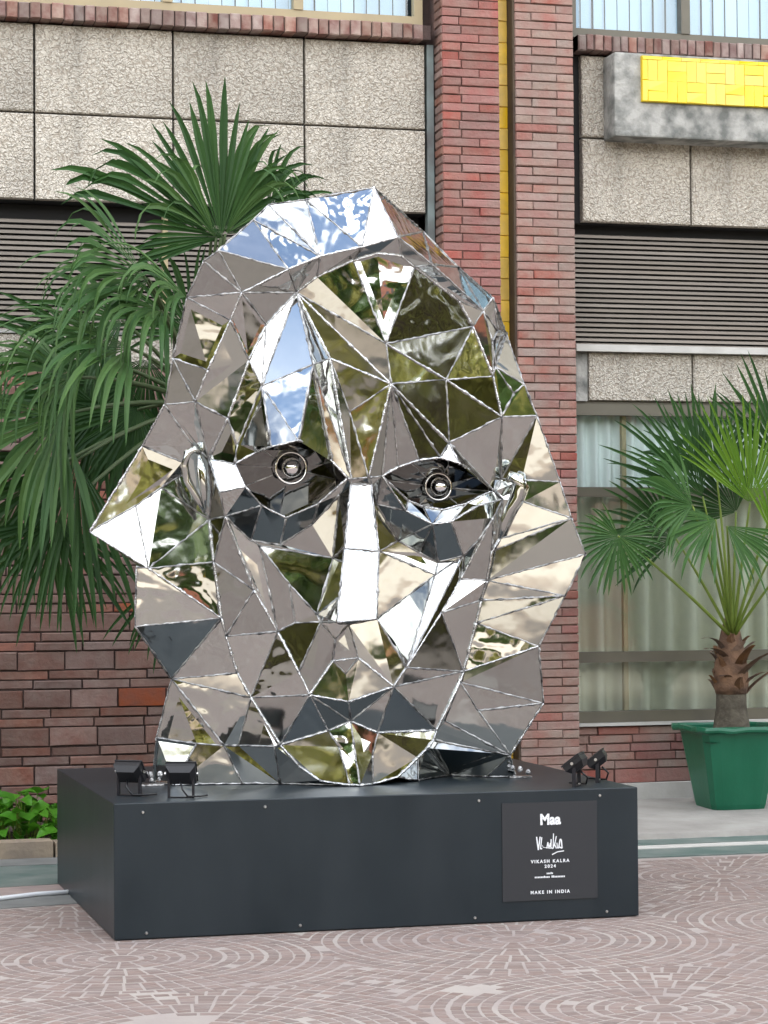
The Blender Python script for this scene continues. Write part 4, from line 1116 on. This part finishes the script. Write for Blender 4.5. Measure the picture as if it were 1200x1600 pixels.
# ================================================================== FLOODLIGHTS
def flood(loc, rz, tilt, label):
    o = empty('floodlight', loc); tag(o, label, 'floodlight', 'small floodlights around the sculpture')
    T_ = Matrix.Translation(loc) @ Matrix.Rotation(rz, 4, 'Z') @ Matrix.Scale(1.04, 4)
    H = T_ @ Matrix.Translation((0, 0, .085)) @ Matrix.Rotation(tilt, 4, 'X')
    def xf(b, Mx): b.v = [tuple(Mx @ Vector(v)) for v in b.v]; return b
    b = MB()                                      # housing: shallow tray with a stepped back, lamp side +y
    b.box(-.055, .055, .0, .022, -.040, .040)
    b.add([(-.055, 0, -.04), (.055, 0, -.04), (.055, 0, .04), (-.055, 0, .04), (-.038, -.022, -.026), (.038, -.022, -.026), (.038, -.022, .026), (-.038, -.022, .026)], [(4, 5, 6, 7), (0, 1, 5, 4), (1, 2, 6, 5), (2, 3, 7, 6), (3, 0, 4, 7)])
    b.box(-.058, .058, .022, .028, -.043, .043)
    hd = xf(b, H).build('housing', M['black'], o)
    b = MB(); b.box(-.048, .048, .0282, .0295, -.034, .034); xf(b, H).build('lens', M['glasslamp'], hd)
    for s in (-1, 1):
        b = MB(); b.tube([(s*.0585, .010, -.0), (s*.064, .010, 0)], .006, 8); xf(b, H).build('pivot_bolt', M['bolt'], hd)
    b = MB(); b.box(-.050, -.042, -.006, .008, .0, .080); b.box(.042, .050, -.006, .008, 0, .080); b.box(-.041, .041, -.006, .008, .0005, .005)
    xf(b, T_).build('bracket', M['blackmetal'], o)
    b = MB(); b.tube([T_ @ Vector(p) for p in ((0, -.015, .06), (.012, -.04, .035), (.03, -.03, .008), (.07, .0, .006), (.09, .05, .006))], .004, 6); b.build('lead', M['black'], o, smooth=True)
    b = MB(); b.lathe(tuple(T_ @ Vector((.045, -.001, .005))), [(.006, 0), (.006, .004), (.003, .006)], 8); b.build('fixing_bolt', M['bolt'], o)
flood((1.395, 9.09, .52), R(-38), R(38), 'black floodlight nearest the left front corner of the plinth')
flood((1.575, 8.94, .52), R(-20), R(30), 'black floodlight at the front edge, second from the left corner')
flood((3.190, 8.90, .52), R(58), R(52), 'black floodlight above the plaque, inner one of the two on that end')
flood((3.345, 9.07, .52), R(66), R(52), 'black floodlight at the right end of the plinth, outermost of the pair')

# ================================================================== PALMS
def frond_geom(hub, axis, nrm, Rr, spread, nseg, split=.55, droop=1.0, seed=0, cup=.12, fine=1.0):
    rr = random.Random(seed); g = MB(); hub = Vector(hub); axis = Vector(axis).normalized(); nrm = Vector(nrm); nrm = (nrm - axis*nrm.dot(axis)).normalized(); side = axis.cross(nrm)
    dth = 2*spread/nseg; K = 9
    for i in range(nseg):
        th = -spread + (i + .5 + rr.uniform(-.28, .28))*dth; d0 = axis*math.cos(th) + side*math.sin(th)
        Ls = Rr*(.80 + .20*math.cos(th*.8))*rr.uniform(.76, 1.06); sp = split*rr.uniform(.9, 1.1)
        d = (d0 + nrm*cup*rr.uniform(.3, 1.2)).normalized(); p = hub + d*Rr*.02; tang = d0.cross(nrm).normalized()
        dr = droop*rr.choice((.3, .6, .9, 1.2, 1.8)); tw = rr.uniform(-.5, .5); c = []; wd = []; tg = []; nn = []
        for k in range(K + 1):
            t = k/K; c.append(p.copy())
            if t < sp: w = 2*t*Ls*math.sin(dth/2)*1.02
            else: w = 2*sp*Ls*math.sin(dth/2)*(1.0 if droop < 1 else 1.5)*max(0.0, 1 - (t - sp)/(1 - sp))**.5 + .0012
            wd.append(max(w, .001)); tg.append(tang*math.cos(tw*max(0, t - sp)) + nrm*math.sin(tw*max(0, t - sp))); nn.append(d.cross(tang).normalized())
            g_ = dr*(.06 + (max(0, t - sp)/(1 - sp))**.8*1.1 if t > sp*.8 else .05)
            d = (d + Vector((0, 0, -1))*g_*.42).normalized(); p = p + d*Ls/K
        vs = []
        for k in range(K + 1):
            fold = wd[k]*.26
            vs += [c[k] - tg[k]*wd[k]/2 - nn[k]*fold*.5, c[k] + nn[k]*fold*.5, c[k] + tg[k]*wd[k]/2 - nn[k]*fold*.5]
        g.add(vs, [(3*k + a, 3*k + a + 1, 3*k + a + 4, 3*k + a + 3) for k in range(K) for a in (0, 1)])
    return g
def frond(root, crown, hub, ang, tiltdeg, Rr, spread, nseg, m, pm, split=.55, droop=1.0, seed=0, stalk=.009, cup=.12, sag=.1, yaw=0):
    """ang: direction of the blade's middle seen from the front, degrees anticlockwise from +X; tilt: how far the blade leans away from the upright plane"""
    a = R(ang); ax = Vector((math.cos(a), -math.sin(R(yaw)), math.sin(a)))
    nr = Vector((0, -math.cos(R(tiltdeg)), math.sin(R(tiltdeg))))
    o = frond_geom(hub, ax, nr, Rr, R(spread), nseg, split, droop, seed, cup).build('frond', m, root)
    A, B = Vector(crown), Vector(hub); md = A.lerp(B, .55) + Vector((0, 0, sag*(B - A).length))
    pts = []
    for k in range(8):
        t = k/7; pts.append(A*(1 - t)**2 + md*2*t*(1 - t) + B*t*t)
    g = MB(); g.tube(pts, [stalk*(1.5 - .8*k/7) for k in range(8)], 6); g.build('stalk', pm, o, smooth=True)
    return o
# --- palm behind the sculpture
PX = 2.16
pa = empty('fan_palm', (PX, 11.55, .05)); tag(pa, 'tall fan palm with drooping fronds behind the sculpture', 'palm')
g = MB(); rr = random.Random(2)
g.lathe((PX, 11.55, .04), [(.13*(1 + .05*math.sin(i*2.1)) - .0025*i, i*.11) for i in range(21)], 14); g.build('trunk', M['trunk'], pa, smooth=True)
cr = (PX - .02, 11.5, 2.25)
def H_(px, py, y): return tuple(W_(px, py, y))
PALM_L = [  # hub px, depth, blade angle, tilt, radius, spread, segments, material, split, droop, seed, cup, yaw
 (345, 372, 11.0, 102, -5, .74, 36, 14, 'palm_dark', .62, .5, 1, .06, 0),
 (346, 368, 11.06, 78, -5, .62, 26, 9, 'palm_mid', .48, 1.9, 41, .12, 0),
 (330, 372, 11.08, 143, 10, .84, 15, 8, 'palm_dark', .66, 2.6, 21, .05, 10),
 (338, 372, 11.02, 128, 5, .60, 16, 7, 'palm_mid', .5, 2.6, 23, .08, 20),
 (348, 370, 11.05, 168, 0, .46, 36, 14, 'palm_dark', .70, .5, 22, .04, 0),
 (352, 366, 11.12, 42, -12, .56, 34, 14, 'palm_dark', .55, 1.8, 2, .1, 0),
 (352, 366, 11.0, 58, -12, .52, 22, 8, 'palm_mid', .45, 2.6, 24, .14, 15),
 (224, 430, 10.75, 146, 40, .62, 34, 15, 'palm_mid', .52, 2.6, 3, .1, 25),
 (232, 436, 10.72, 190, 40, .70, 46, 16, 'palm_mid', .36, 3.0, 4, .1, 25),
 (252, 486, 10.62, 172, 50, .62, 64, 20, 'palm_mid', .30, 3.2, 5, .15, 35),
 (292, 466, 10.62, 150, 55, .58, 50, 14, 'palm_mid', .34, 3.4, 55, .15, 30),
 (205, 545, 10.7, 178, 50, .80, 58, 20, 'palm_mid', .32, 2.8, 6, .1, 35),
 (112, 590, 10.85, 168, 45, .68, 72, 22, 'palm_mid', .32, 2.8, 7, .12, 30),
 (95, 650, 10.95, 215, 25, .78, 66, 22, 'palm_mid', .40, 1.9, 8, .1, 15),
 (120, 720, 11.0, 236, 10, .80, 66, 28, 'palm_dark', .5, .8, 9, .08, 5),
 (88, 812, 10.95, 258, 0, .60, 74, 26, 'palm_dark', .45, .5, 10, .06, 0),
 (40, 760, 11.1, 250, 5, .62, 60, 22, 'palm_mid', .45, .7, 11, .08, 0),
 (215, 640, 11.35, 250, 5, .52, 80, 26, 'palm_dark', .5, .6, 12, .05, 0),
 (255, 650, 11.5, 268, 0, .52, 75, 26, 'palm_dark', .5, .4, 13, .05, 0),
 (160, 640, 11.45, 215, 5, .56, 80, 26, 'palm_dark', .5, .8, 14, .05, 0),
 (190, 500, 11.3, 190, 15, .50, 70, 24, 'palm_dark', .45, 1.4, 15, .05, 0),
 (300, 520, 11.4, 120, 0, .5, 70, 24, 'palm_dark', .5, .9, 16, .05, 0),
 (200, 600, 11.6, 230, 0, .7, 80, 26, 'palm_dark', .55, .5, 25, .05, 0),  # rearmost fronds: dark leaf colour paints in the shadow deep in the crown
 (150, 560, 11.6, 200, 0, .6, 80, 26, 'palm_dark', .55, .6, 26, .05, 0),
 (230, 560, 11.65, 255, 0, .75, 60, 22, 'palm_dark', .55, .3, 27, .05, 0),
 (262, 900, 11.3, 255, 0, .46, 40, 12, 'palm_dark', .4, .4, 17, .05, 0),
 (418, 330, 11.2, 30, 0, .42, 60, 18, 'palm_dark', .4, 2.0, 18, .05, 0),
]
for (hx, hy, yd, an, ti, Rr, spd, ns, mm, spl, dr, sd, cp, yw) in PALM_L:
    frond(pa, cr, H_(hx, hy, yd), an, ti, Rr, spd, ns, M[mm], M['petiole_dark'], spl, dr, sd, .010, cp, .08, yw)
# --- potted palm
pot = empty('planter', (5.345, 12.33, .06)); tag(pot, 'green square flared plastic planter with a rolled rim', 'planter')
def sq(c, h, z): return [(c[0] - h, c[1] - h, z), (c[0] + h, c[1] - h, z), (c[0] + h, c[1] + h, z), (c[0] - h, c[1] + h, z)]
prof = [(.158, .003), (.166, .03), (.232, .430), (.236, .436), (.272, .444), (.276, .456), (.272, .472), (.246, .474), (.236, .462), (.205, .30)]
g = MB(); vs = []
NS = 6
for h, z in prof:
    for s in range(4):
        q = sq((5.345, 12.33), h, z + .052)
        for k in range(NS):
            t = k/NS; A, B = Vector(q[s]), Vector(q[(s + 1) % 4]); p = A.lerp(B, t)
            if h > .25: p.z += .006*math.sin(s*5 + k*2.3); p.x += .003*math.sin(k*3 + s)
            # rounded corners
            c0 = Vector((5.345, 12.33, p.z)); d = p - c0; L_ = d.length; mxr = h*1.30
            if L_ > mxr: p = c0 + d*(mxr/L_)
            vs.append(p)
n4 = 4*NS
g.add(vs, [(i*n4 + k, i*n4 + (k + 1) % n4, (i + 1)*n4 + (k + 1) % n4, (i + 1)*n4 + k) for i in range(len(prof) - 1) for k in range(n4)] + [tuple(range(n4))[::-1]])
pb = g.build('body', M['pot'], pot)
g = MB(); g.add([(x, y, .44) for x, y, _ in sq((5.345, 12.33), .225, 0)], [(0, 1, 2, 3)]); g.build('soil', M['soil'], pot)
g = MB(); g.add([(5.345 + s_*.163, 12.33 - .165 + (0 if abs(s_) < .9 else .02), z) for s_ in (-.95, -.5, 0, .5, .95) for z in (.113, .121)], [(2*i, 2*i + 2, 2*i + 3, 2*i + 1) for i in range(4)]); g.build('scuff', M['concrete_pale'], pb)
pc = empty('fan_palm', (5.36, 12.33, .44)); tag(pc, 'young fan palm with bright green fronds growing in the green planter', 'palm')
g = MB(); g.lathe((5.36, 12.33, .40), [(.108, 0), (.106, .10), (.098, .16), (.088, .22), (.086, .30), (.092, .36), (.09, .44), (.07, .55), (.05, .68)], 16); g.build('trunk', M['trunk'], pc, smooth=True)
rr = random.Random(8)
g = MB(); g.lathe((5.36, 12.33, .70), [(.088, 0), (.10, .05), (.098, .14), (.085, .22), (.068, .30), (.05, .38), (.03, .44)], 14); g.build('crown_fibre', M['husk'], pc, smooth=True)
for i in range(30):
    a = i*2.4 + rr.uniform(-.4, .4); t0 = i/30; z = .70 + .30*t0; r0 = .095 - .035*t0
    big = i % 5 == 0; ln = rr.uniform(.10, .15) if not big else rr.uniform(.18, .25); out = Vector((math.cos(a), math.sin(a), 0)); w = rr.uniform(.030, .055)*(1 - .3*t0)
    side = Vector((-out.y, out.x, 0)); c = Vector((5.36, 12.33, z)) + out*r0*.8; g = MB(); vs = []; fl = rr.uniform(.35, .65) if not big else rr.uniform(.75, 1.0); cu = rr.uniform(.2, .7)
    for k in range(7):
        t = k/6; p = c + out*ln*fl*(t**1.1) + Vector((0, 0, ln*(.9*t - cu*t*t))) + side*.012*math.sin(3*t + i); ww = w*(1 - .66*t**1.6)
        vs += [p - side*ww, p + out*.016*(1 - .5*t), p + side*ww, p - out*.012]
    g.add(vs, [(4*k + j, 4*k + (j + 1) % 4, 4*k + 4 + (j + 1) % 4, 4*k + 4 + j) for k in range(6) for j in range(4)] + [(24, 25, 26, 27)]); g.build('leaf_base', M['husk'], pc)
cr2 = (5.36, 12.30, 1.02)
PALM_R = [
 (1098, 776, 12.15, 124, 0, .66, 42, 20, 'palm_dark', .52, .2, 31, .03, 0),
 (1172, 786, 12.05, 93, 0, .64, 54, 24, 'palm_bright', .50, .12, 32, .04, 0),
 (1082, 790, 12.0, 160, 20, .42, 66, 22, 'palm_pot', .46, 1.0, 33, .08, 10),
 (966, 838, 11.85, 262, -10, .33, 150, 36, 'palm_pot', .46, .4, 34, .06, 0),
 (1118, 812, 12.0, 196, 30, .46, 54, 22, 'palm_pot', .45, 1.1, 35, .1, 15),
 (1136, 822, 11.9, 318, 20, .44, 40, 16, 'palm_pot', .48, .6, 36, .06, 10),
 (1228, 735, 12.1, 100, 0, .72, 45, 20, 'palm_dark', .5, .14, 37, .03, 0),
 (1215, 850, 11.95, 60, 10, .46, 60, 22, 'palm_bright', .5, .3, 38, .05, 0),
 (1055, 840, 12.25, 160, 0, .50, 64, 22, 'palm_dark', .5, .4, 39, .05, 0),
 (1120, 745, 12.35, 108, 0, .52, 60, 24, 'palm_dark', .5, .25, 40, .03, 0),
 (1150, 800, 12.4, 130, 0, .50, 70, 24, 'palm_dark', .5, .25, 42, .03, 0),
 (1230, 880, 11.9, 10, 10, .5, 60, 22, 'palm_pot', .5, .5, 41, .05, 0),
]
for (hx, hy, yd, an, ti, Rr, spd, ns, mm, spl, dr, sd, cp, yw) in PALM_R:
    frond(pc, cr2, H_(hx, hy, yd), an, ti, Rr, spd, ns, M[mm], M['petiole'], spl, dr, sd, .0075, cp, .04, yw)

# ================================================================== GROUND COVER
def leaf_mesh(k):
    rr = random.Random(k); L_ = .075*rr.uniform(.85, 1.15); W2 = .030*rr.uniform(.9, 1.2)
    out = [(0, 0), (.35, 1.0), (.62, .82), (.85, .42), (1, 0)]
    vs = [(0, 0, 0)]
    for s in (1, -1):
        for t, w in out[1:-1]: vs.append((t*L_ - .01*(t < .4), s*w*W2, .014*w - .03*t*t*rr.uniform(.5, 1.3)))
    vs += [(L_*.45, 0, -.004), (L_, 0, -.03)]
    return vs, [(0, 7, 1), (7, 2, 1), (7, 3, 2), (7, 8, 3), (0, 4, 7), (7, 4, 5), (7, 5, 6), (7, 6, 8)]
lms = []
for k in range(5):
    g = MB(); g.add(*leaf_mesh(k)); lms.append(g.mesh('leaf', M['cover_leaf'], True))
def cover(cx, cy, rx, ry, ht, n, label, seed):
    o = empty('ground_cover_plant', (cx, cy, .055)); tag(o, label, 'plant', 'ground cover along the brick wall')
    rr = random.Random(seed); g = MB()
    for i in range(n):
        a = rr.uniform(0, 6.28); q = math.sqrt(rr.random()); x, y = cx + rx*q*math.cos(a), cy + ry*q*math.sin(a); z = .06 + ht*(1 - q*q*.8)*rr.uniform(.25, 1.0)
        l = link('leaf', lms[rr.randrange(5)], o, (x, y, z), (rr.uniform(-.5, .5), rr.uniform(-.7, .5), rr.uniform(0, 6.28))); s = rr.uniform(.8, 1.5); l.scale = (s, s, s)
        g.tube([(cx + (x - cx)*.7, cy + (y - cy)*.7, .05), (x, y, z)], .0022, 4, cap=False)
    g.build('stems', M['petiole'], o)
cover(1.28, 12.0, .42, .33, .24, 170, 'low leafy ground cover beside the plinth corner', 1)
cover(.70, 12.05, .40, .38, .34, 110, 'taller clump of heart-leaved ground cover at the picture edge', 2)

# ================================================================== ACROSS THE PLAZA (seen in the mirrors)
def crown_geom(c, rad, n, size, seed, squash=.8):
    rr = random.Random(seed); g = MB(); c = Vector(c)
    cl = []
    for i in range(26):
        d = Vector((rr.gauss(0, 1), rr.gauss(0, 1), rr.gauss(0, .8))).normalized()*rad*rr.uniform(.35, 1.0); d.z *= squash; cl.append((c + d, rad*rr.uniform(.22, .42)))
    for i in range(n):
        p, r_ = cl[rr.randrange(len(cl))]; q = p + Vector((rr.gauss(0, .5), rr.gauss(0, .5), rr.gauss(0, .4)))*r_
        a = Vector((rr.uniform(-1, 1), rr.uniform(-1, 1), rr.uniform(-.5, .5))).normalized()*size*rr.uniform(.6, 1.3); b_ = a.orthogonal().normalized(); b_.rotate(Quaternion(a.normalized(), rr.uniform(0, 6.28))); b_ *= a.length*.5
        g.add([q - a, q + b_, q + a, q - b_], [(0, 1, 2, 3)])
    return g
M['tree_gold'] = leaf_mat('sunlit_tree_leaf', (.17, .20, .045), (.40, .37, .12), .4)
M['tree_green'] = leaf_mat('green_tree_leaf', (.035, .085, .02), (.08, .14, .025), .35)
M['bark'] = mat('bark', (.10, .075, .05), .9, noise_scale=12, noise_amt=.2, bump=.02, bump_scale=20)
rd = sheet('added_drive', [(-60, -11.2), (60, -11.2), (60, -.9), (-60, -.9)], .004, mat('warm_concrete', (.42, .395, .355), .8, noise_scale=.8, noise_amt=.3, color2=(.30, .285, .26)), thick=.05); tag(rd, 'added pale concrete drive, out of view, brightening the mirror panels', 'added_drive', kind='structure')  # added pale surface; its reflection brightens the mirror panels
def hedge(x0, x1, y, h, label, seed):
    o = empty('hedge', ((x0 + x1)/2, y, 0)); tag(o, label, 'hedge', 'hedges across the plaza'); rr = random.Random(seed); g = MB()
    for i in range(int((x1 - x0)*420)):
        q = Vector((rr.uniform(x0, x1), y + rr.gauss(0, .25), h*rr.random()**.8 + .25*math.sin(i)*.3)); a = Vector((rr.uniform(-1, 1), rr.uniform(-1, 1), rr.uniform(-.6, .6))).normalized()*.16; b_ = a.cross(Vector((.1, .4, 1))).normalized()*.09
        g.add([q - a, q + b_, q + a, q - b_], [(0, 1, 2, 3)])
    g.build('foliage', M['tree_gold' if seed % 2 else 'tree_green'], o)
    g = MB(); g.box(x0, x1, y - .3, y - .1, -.02, h*.75); g.build('inner_twigs', M['bark'], o)
def tree(x, y, h, rad, m, label, seed):
    o = empty('tree', (x, y, 0)); tag(o, label, 'tree', 'trees across the plaza')
    g = MB(); rr = random.Random(seed); top = Vector((x + rr.uniform(-.3, .3), y, h*.62))
    g.tube([(x, y, -.05), (x + .05, y, h*.2), tuple(top)], [.20, .15, .09], 9)
    for k in range(5):
        a = k*1.25 + rr.random(); g.tube([tuple(top - Vector((0, 0, h*.22*rr.random()))), (x + rad*.55*math.cos(a), y + rad*.55*math.sin(a), h*.72)], [.07, .03], 6)
    g.build('trunk', M['bark'], o)
    crown_geom((x, y, h - rad*.75), rad, 3400, .30, seed).build('crown', m, o)
TREES = [(-19, -3, 7.0, 2.8, 1, 'sunlit tree beside the plaza on the far left'), (-15, -10, 7.2, 3.0, 0, 'broad green tree at the left corner of the drive'),
 (-10.5, -13.5, 7.6, 3.1, 1, 'golden tree left of the long brown building'), (-6.0, -15.5, 8.6, 3.4, 0, 'tall dark green tree left of the middle'),
 (-1.6, -14.0, 7.0, 3.0, 1, 'golden tree straight across the plaza from the sculpture'), (3.0, -16, 8.8, 3.4, 0, 'tall dark tree in front of the long brown building'),
 (6.9, -13.6, 6.8, 2.9, 1, 'golden tree beside the red brick building'), (12.2, -14.2, 5.6, 2.2, 0, 'small green tree before the red brick building'),
 (19, -9, 7.0, 2.9, 1, 'sunlit tree at the right end of the drive'), (22, -1, 7.4, 3.0, 0, 'green tree beside the plaza on the far right'),
 (15.5, -5.5, 6.6, 2.8, 1, 'golden tree at the right side of the plaza, nearest the drive'), (17.5, 2.6, 7.2, 3.1, 1, 'yellow-green tree at the right side of the plaza'), (16.8, 8.0, 6.4, 2.7, 0, 'dark green tree right of the plaza beside the office building'),
 (-13, -2.5, 6.8, 2.9, 1, 'golden tree at the left side of the plaza, nearest the drive'), (-13.5, 3.2, 7.2, 3.0, 1, 'yellow-green tree at the left side of the plaza'), (-12.5, 8.2, 6.2, 2.6, 0, 'dark green tree left of the plaza beside the office building')]
for i, (x, y, h, r_, k, lb) in enumerate(TREES): tree(x, y, h, r_, M['tree_gold' if k else 'tree_green'], lb, 61 + i)
hedge(-20, -8.2, -12.4, 1.7, 'green hedge behind the drive on the left', 80)
hedge(-7.8, 1.6, -12.6, 1.9, 'golden hedge behind the drive in the middle', 81)
def side_hedge(x, y0, y1, h, label, seed):
    o = empty('hedge', (x, (y0 + y1)/2, 0)); tag(o, label, 'hedge', 'hedges across the plaza'); rr = random.Random(seed); g = MB()
    for i in range(int((y1 - y0)*560)):
        q = Vector((x + rr.gauss(0, .25), rr.uniform(y0, y1), h*rr.random()**.8)); a = Vector((rr.uniform(-1, 1), rr.uniform(-1, 1), rr.uniform(-.6, .6))).normalized()*.17; b_ = a.cross(Vector((.1, .4, 1))).normalized()*.09
        g.add([q - a, q + b_, q + a, q - b_], [(0, 1, 2, 3)])
    g.build('foliage', M['tree_gold'], o)
    g = MB(); g.box(x - .1, x + .1, y0, y1, -.02, h*.75); g.build('inner_twigs', M['bark'], o)
side_hedge(14.2, -10.5, 10, 3.4, 'tall yellow-green hedge along the right side of the plaza', 84)
side_hedge(-11.2, -10.5, 10, 3.4, 'tall yellow-green hedge along the left side of the plaza', 86)
hedge(2.0, 9.4, -12.4, 1.7, 'green hedge behind the drive towards the red building', 82)
for i, (x, y, w, cl, lb) in enumerate(((-4.0, -11.8, 3.6, (.42, .10, .01), 'bed of orange flowers across the plaza'), (2.8, -11.8, 3.2, (.50, .30, .02), 'bed of yellow flowers across the plaza'), (11.5, -11.9, 3.4, (.42, .12, .02), 'bed of orange flowers near the red brick building'))):
    o = empty('flower_bed', (x, y, 0)); tag(o, lb, 'flower bed', 'flower beds across the plaza')
    g = MB(); g.box(x - w/2, x + w/2, y - .5, y + .5, -.02, .28); g.build('edging', M['concrete_pale'], o)
    rr = random.Random(i + 70); g = MB(); g2 = MB()
    for k in range(1500):
        q = Vector((x + rr.uniform(-w/2, w/2)*.98, y + rr.uniform(-.5, .5), .28 + rr.random()**1.5*.45)); a = Vector((rr.uniform(-1, 1), rr.uniform(-1, 1), rr.uniform(-.4, .4))).normalized()*.09; b_ = a.cross(Vector((0, .3, 1))).normalized()*.05
        (g if k % 3 else g2).add([q - a, q + b_, q + a, q - b_], [(0, 1, 2, 3)])
    g.build('foliage', M['tree_green'], o); g2.build('blossoms', leaf_mat('blossom', cl, tuple(min(.8, c*1.4) for c in cl), .3), o)
def block(x0, x1, y0, y1, h, m, label, name='building', storeys=3):
    o = empty(name, ((x0 + x1)/2, (y0 + y1)/2, 0)); tag(o, label, 'building', 'buildings across the plaza')
    g = MB(); g.box(x0, x1, y0, y1, -.05, h); g.build('wall', m, o)
    g = MB(); g.box(x0 - .2, x1 + .2, y0 - .2, y1 + .2, h, h + .35); g.build('roof', M['concrete'], o)
    wm = mat('far_glass', (.03, .035, .04), .1)
    for s in range(storeys):
        z = .9 + s*(h - .6)/storeys; n = int((x1 - x0)/2.1)
        for k in range(n):
            x = x0 + .6 + k*(x1 - x0 - .6)/n; g = MB(); g.box(x, x + 1.2, y1 - .05, y1 + .03, z, z + 1.35); g.build('window', wm, o)
block(-9, 6.5, -34, -26, 7.4, mat('cream_wall', (.36, .30, .24), .85, noise_scale=2, noise_amt=.3, color2=(.27, .22, .17)), 'long pale cream building across the plaza')
block(8.5, 24, -26, -19, 8.2, mat('red_wall', (.26, .095, .065), .85, noise_scale=5, noise_amt=.3, color2=(.18, .07, .05)), 'red brick building across the plaza')
block(-34, -12, -30, -22, 6.0, mat('grey_wall', (.30, .27, .25), .85, noise_scale=3, noise_amt=.3, color2=(.22, .2, .18)), 'low grey building beyond the left trees', storeys=2)
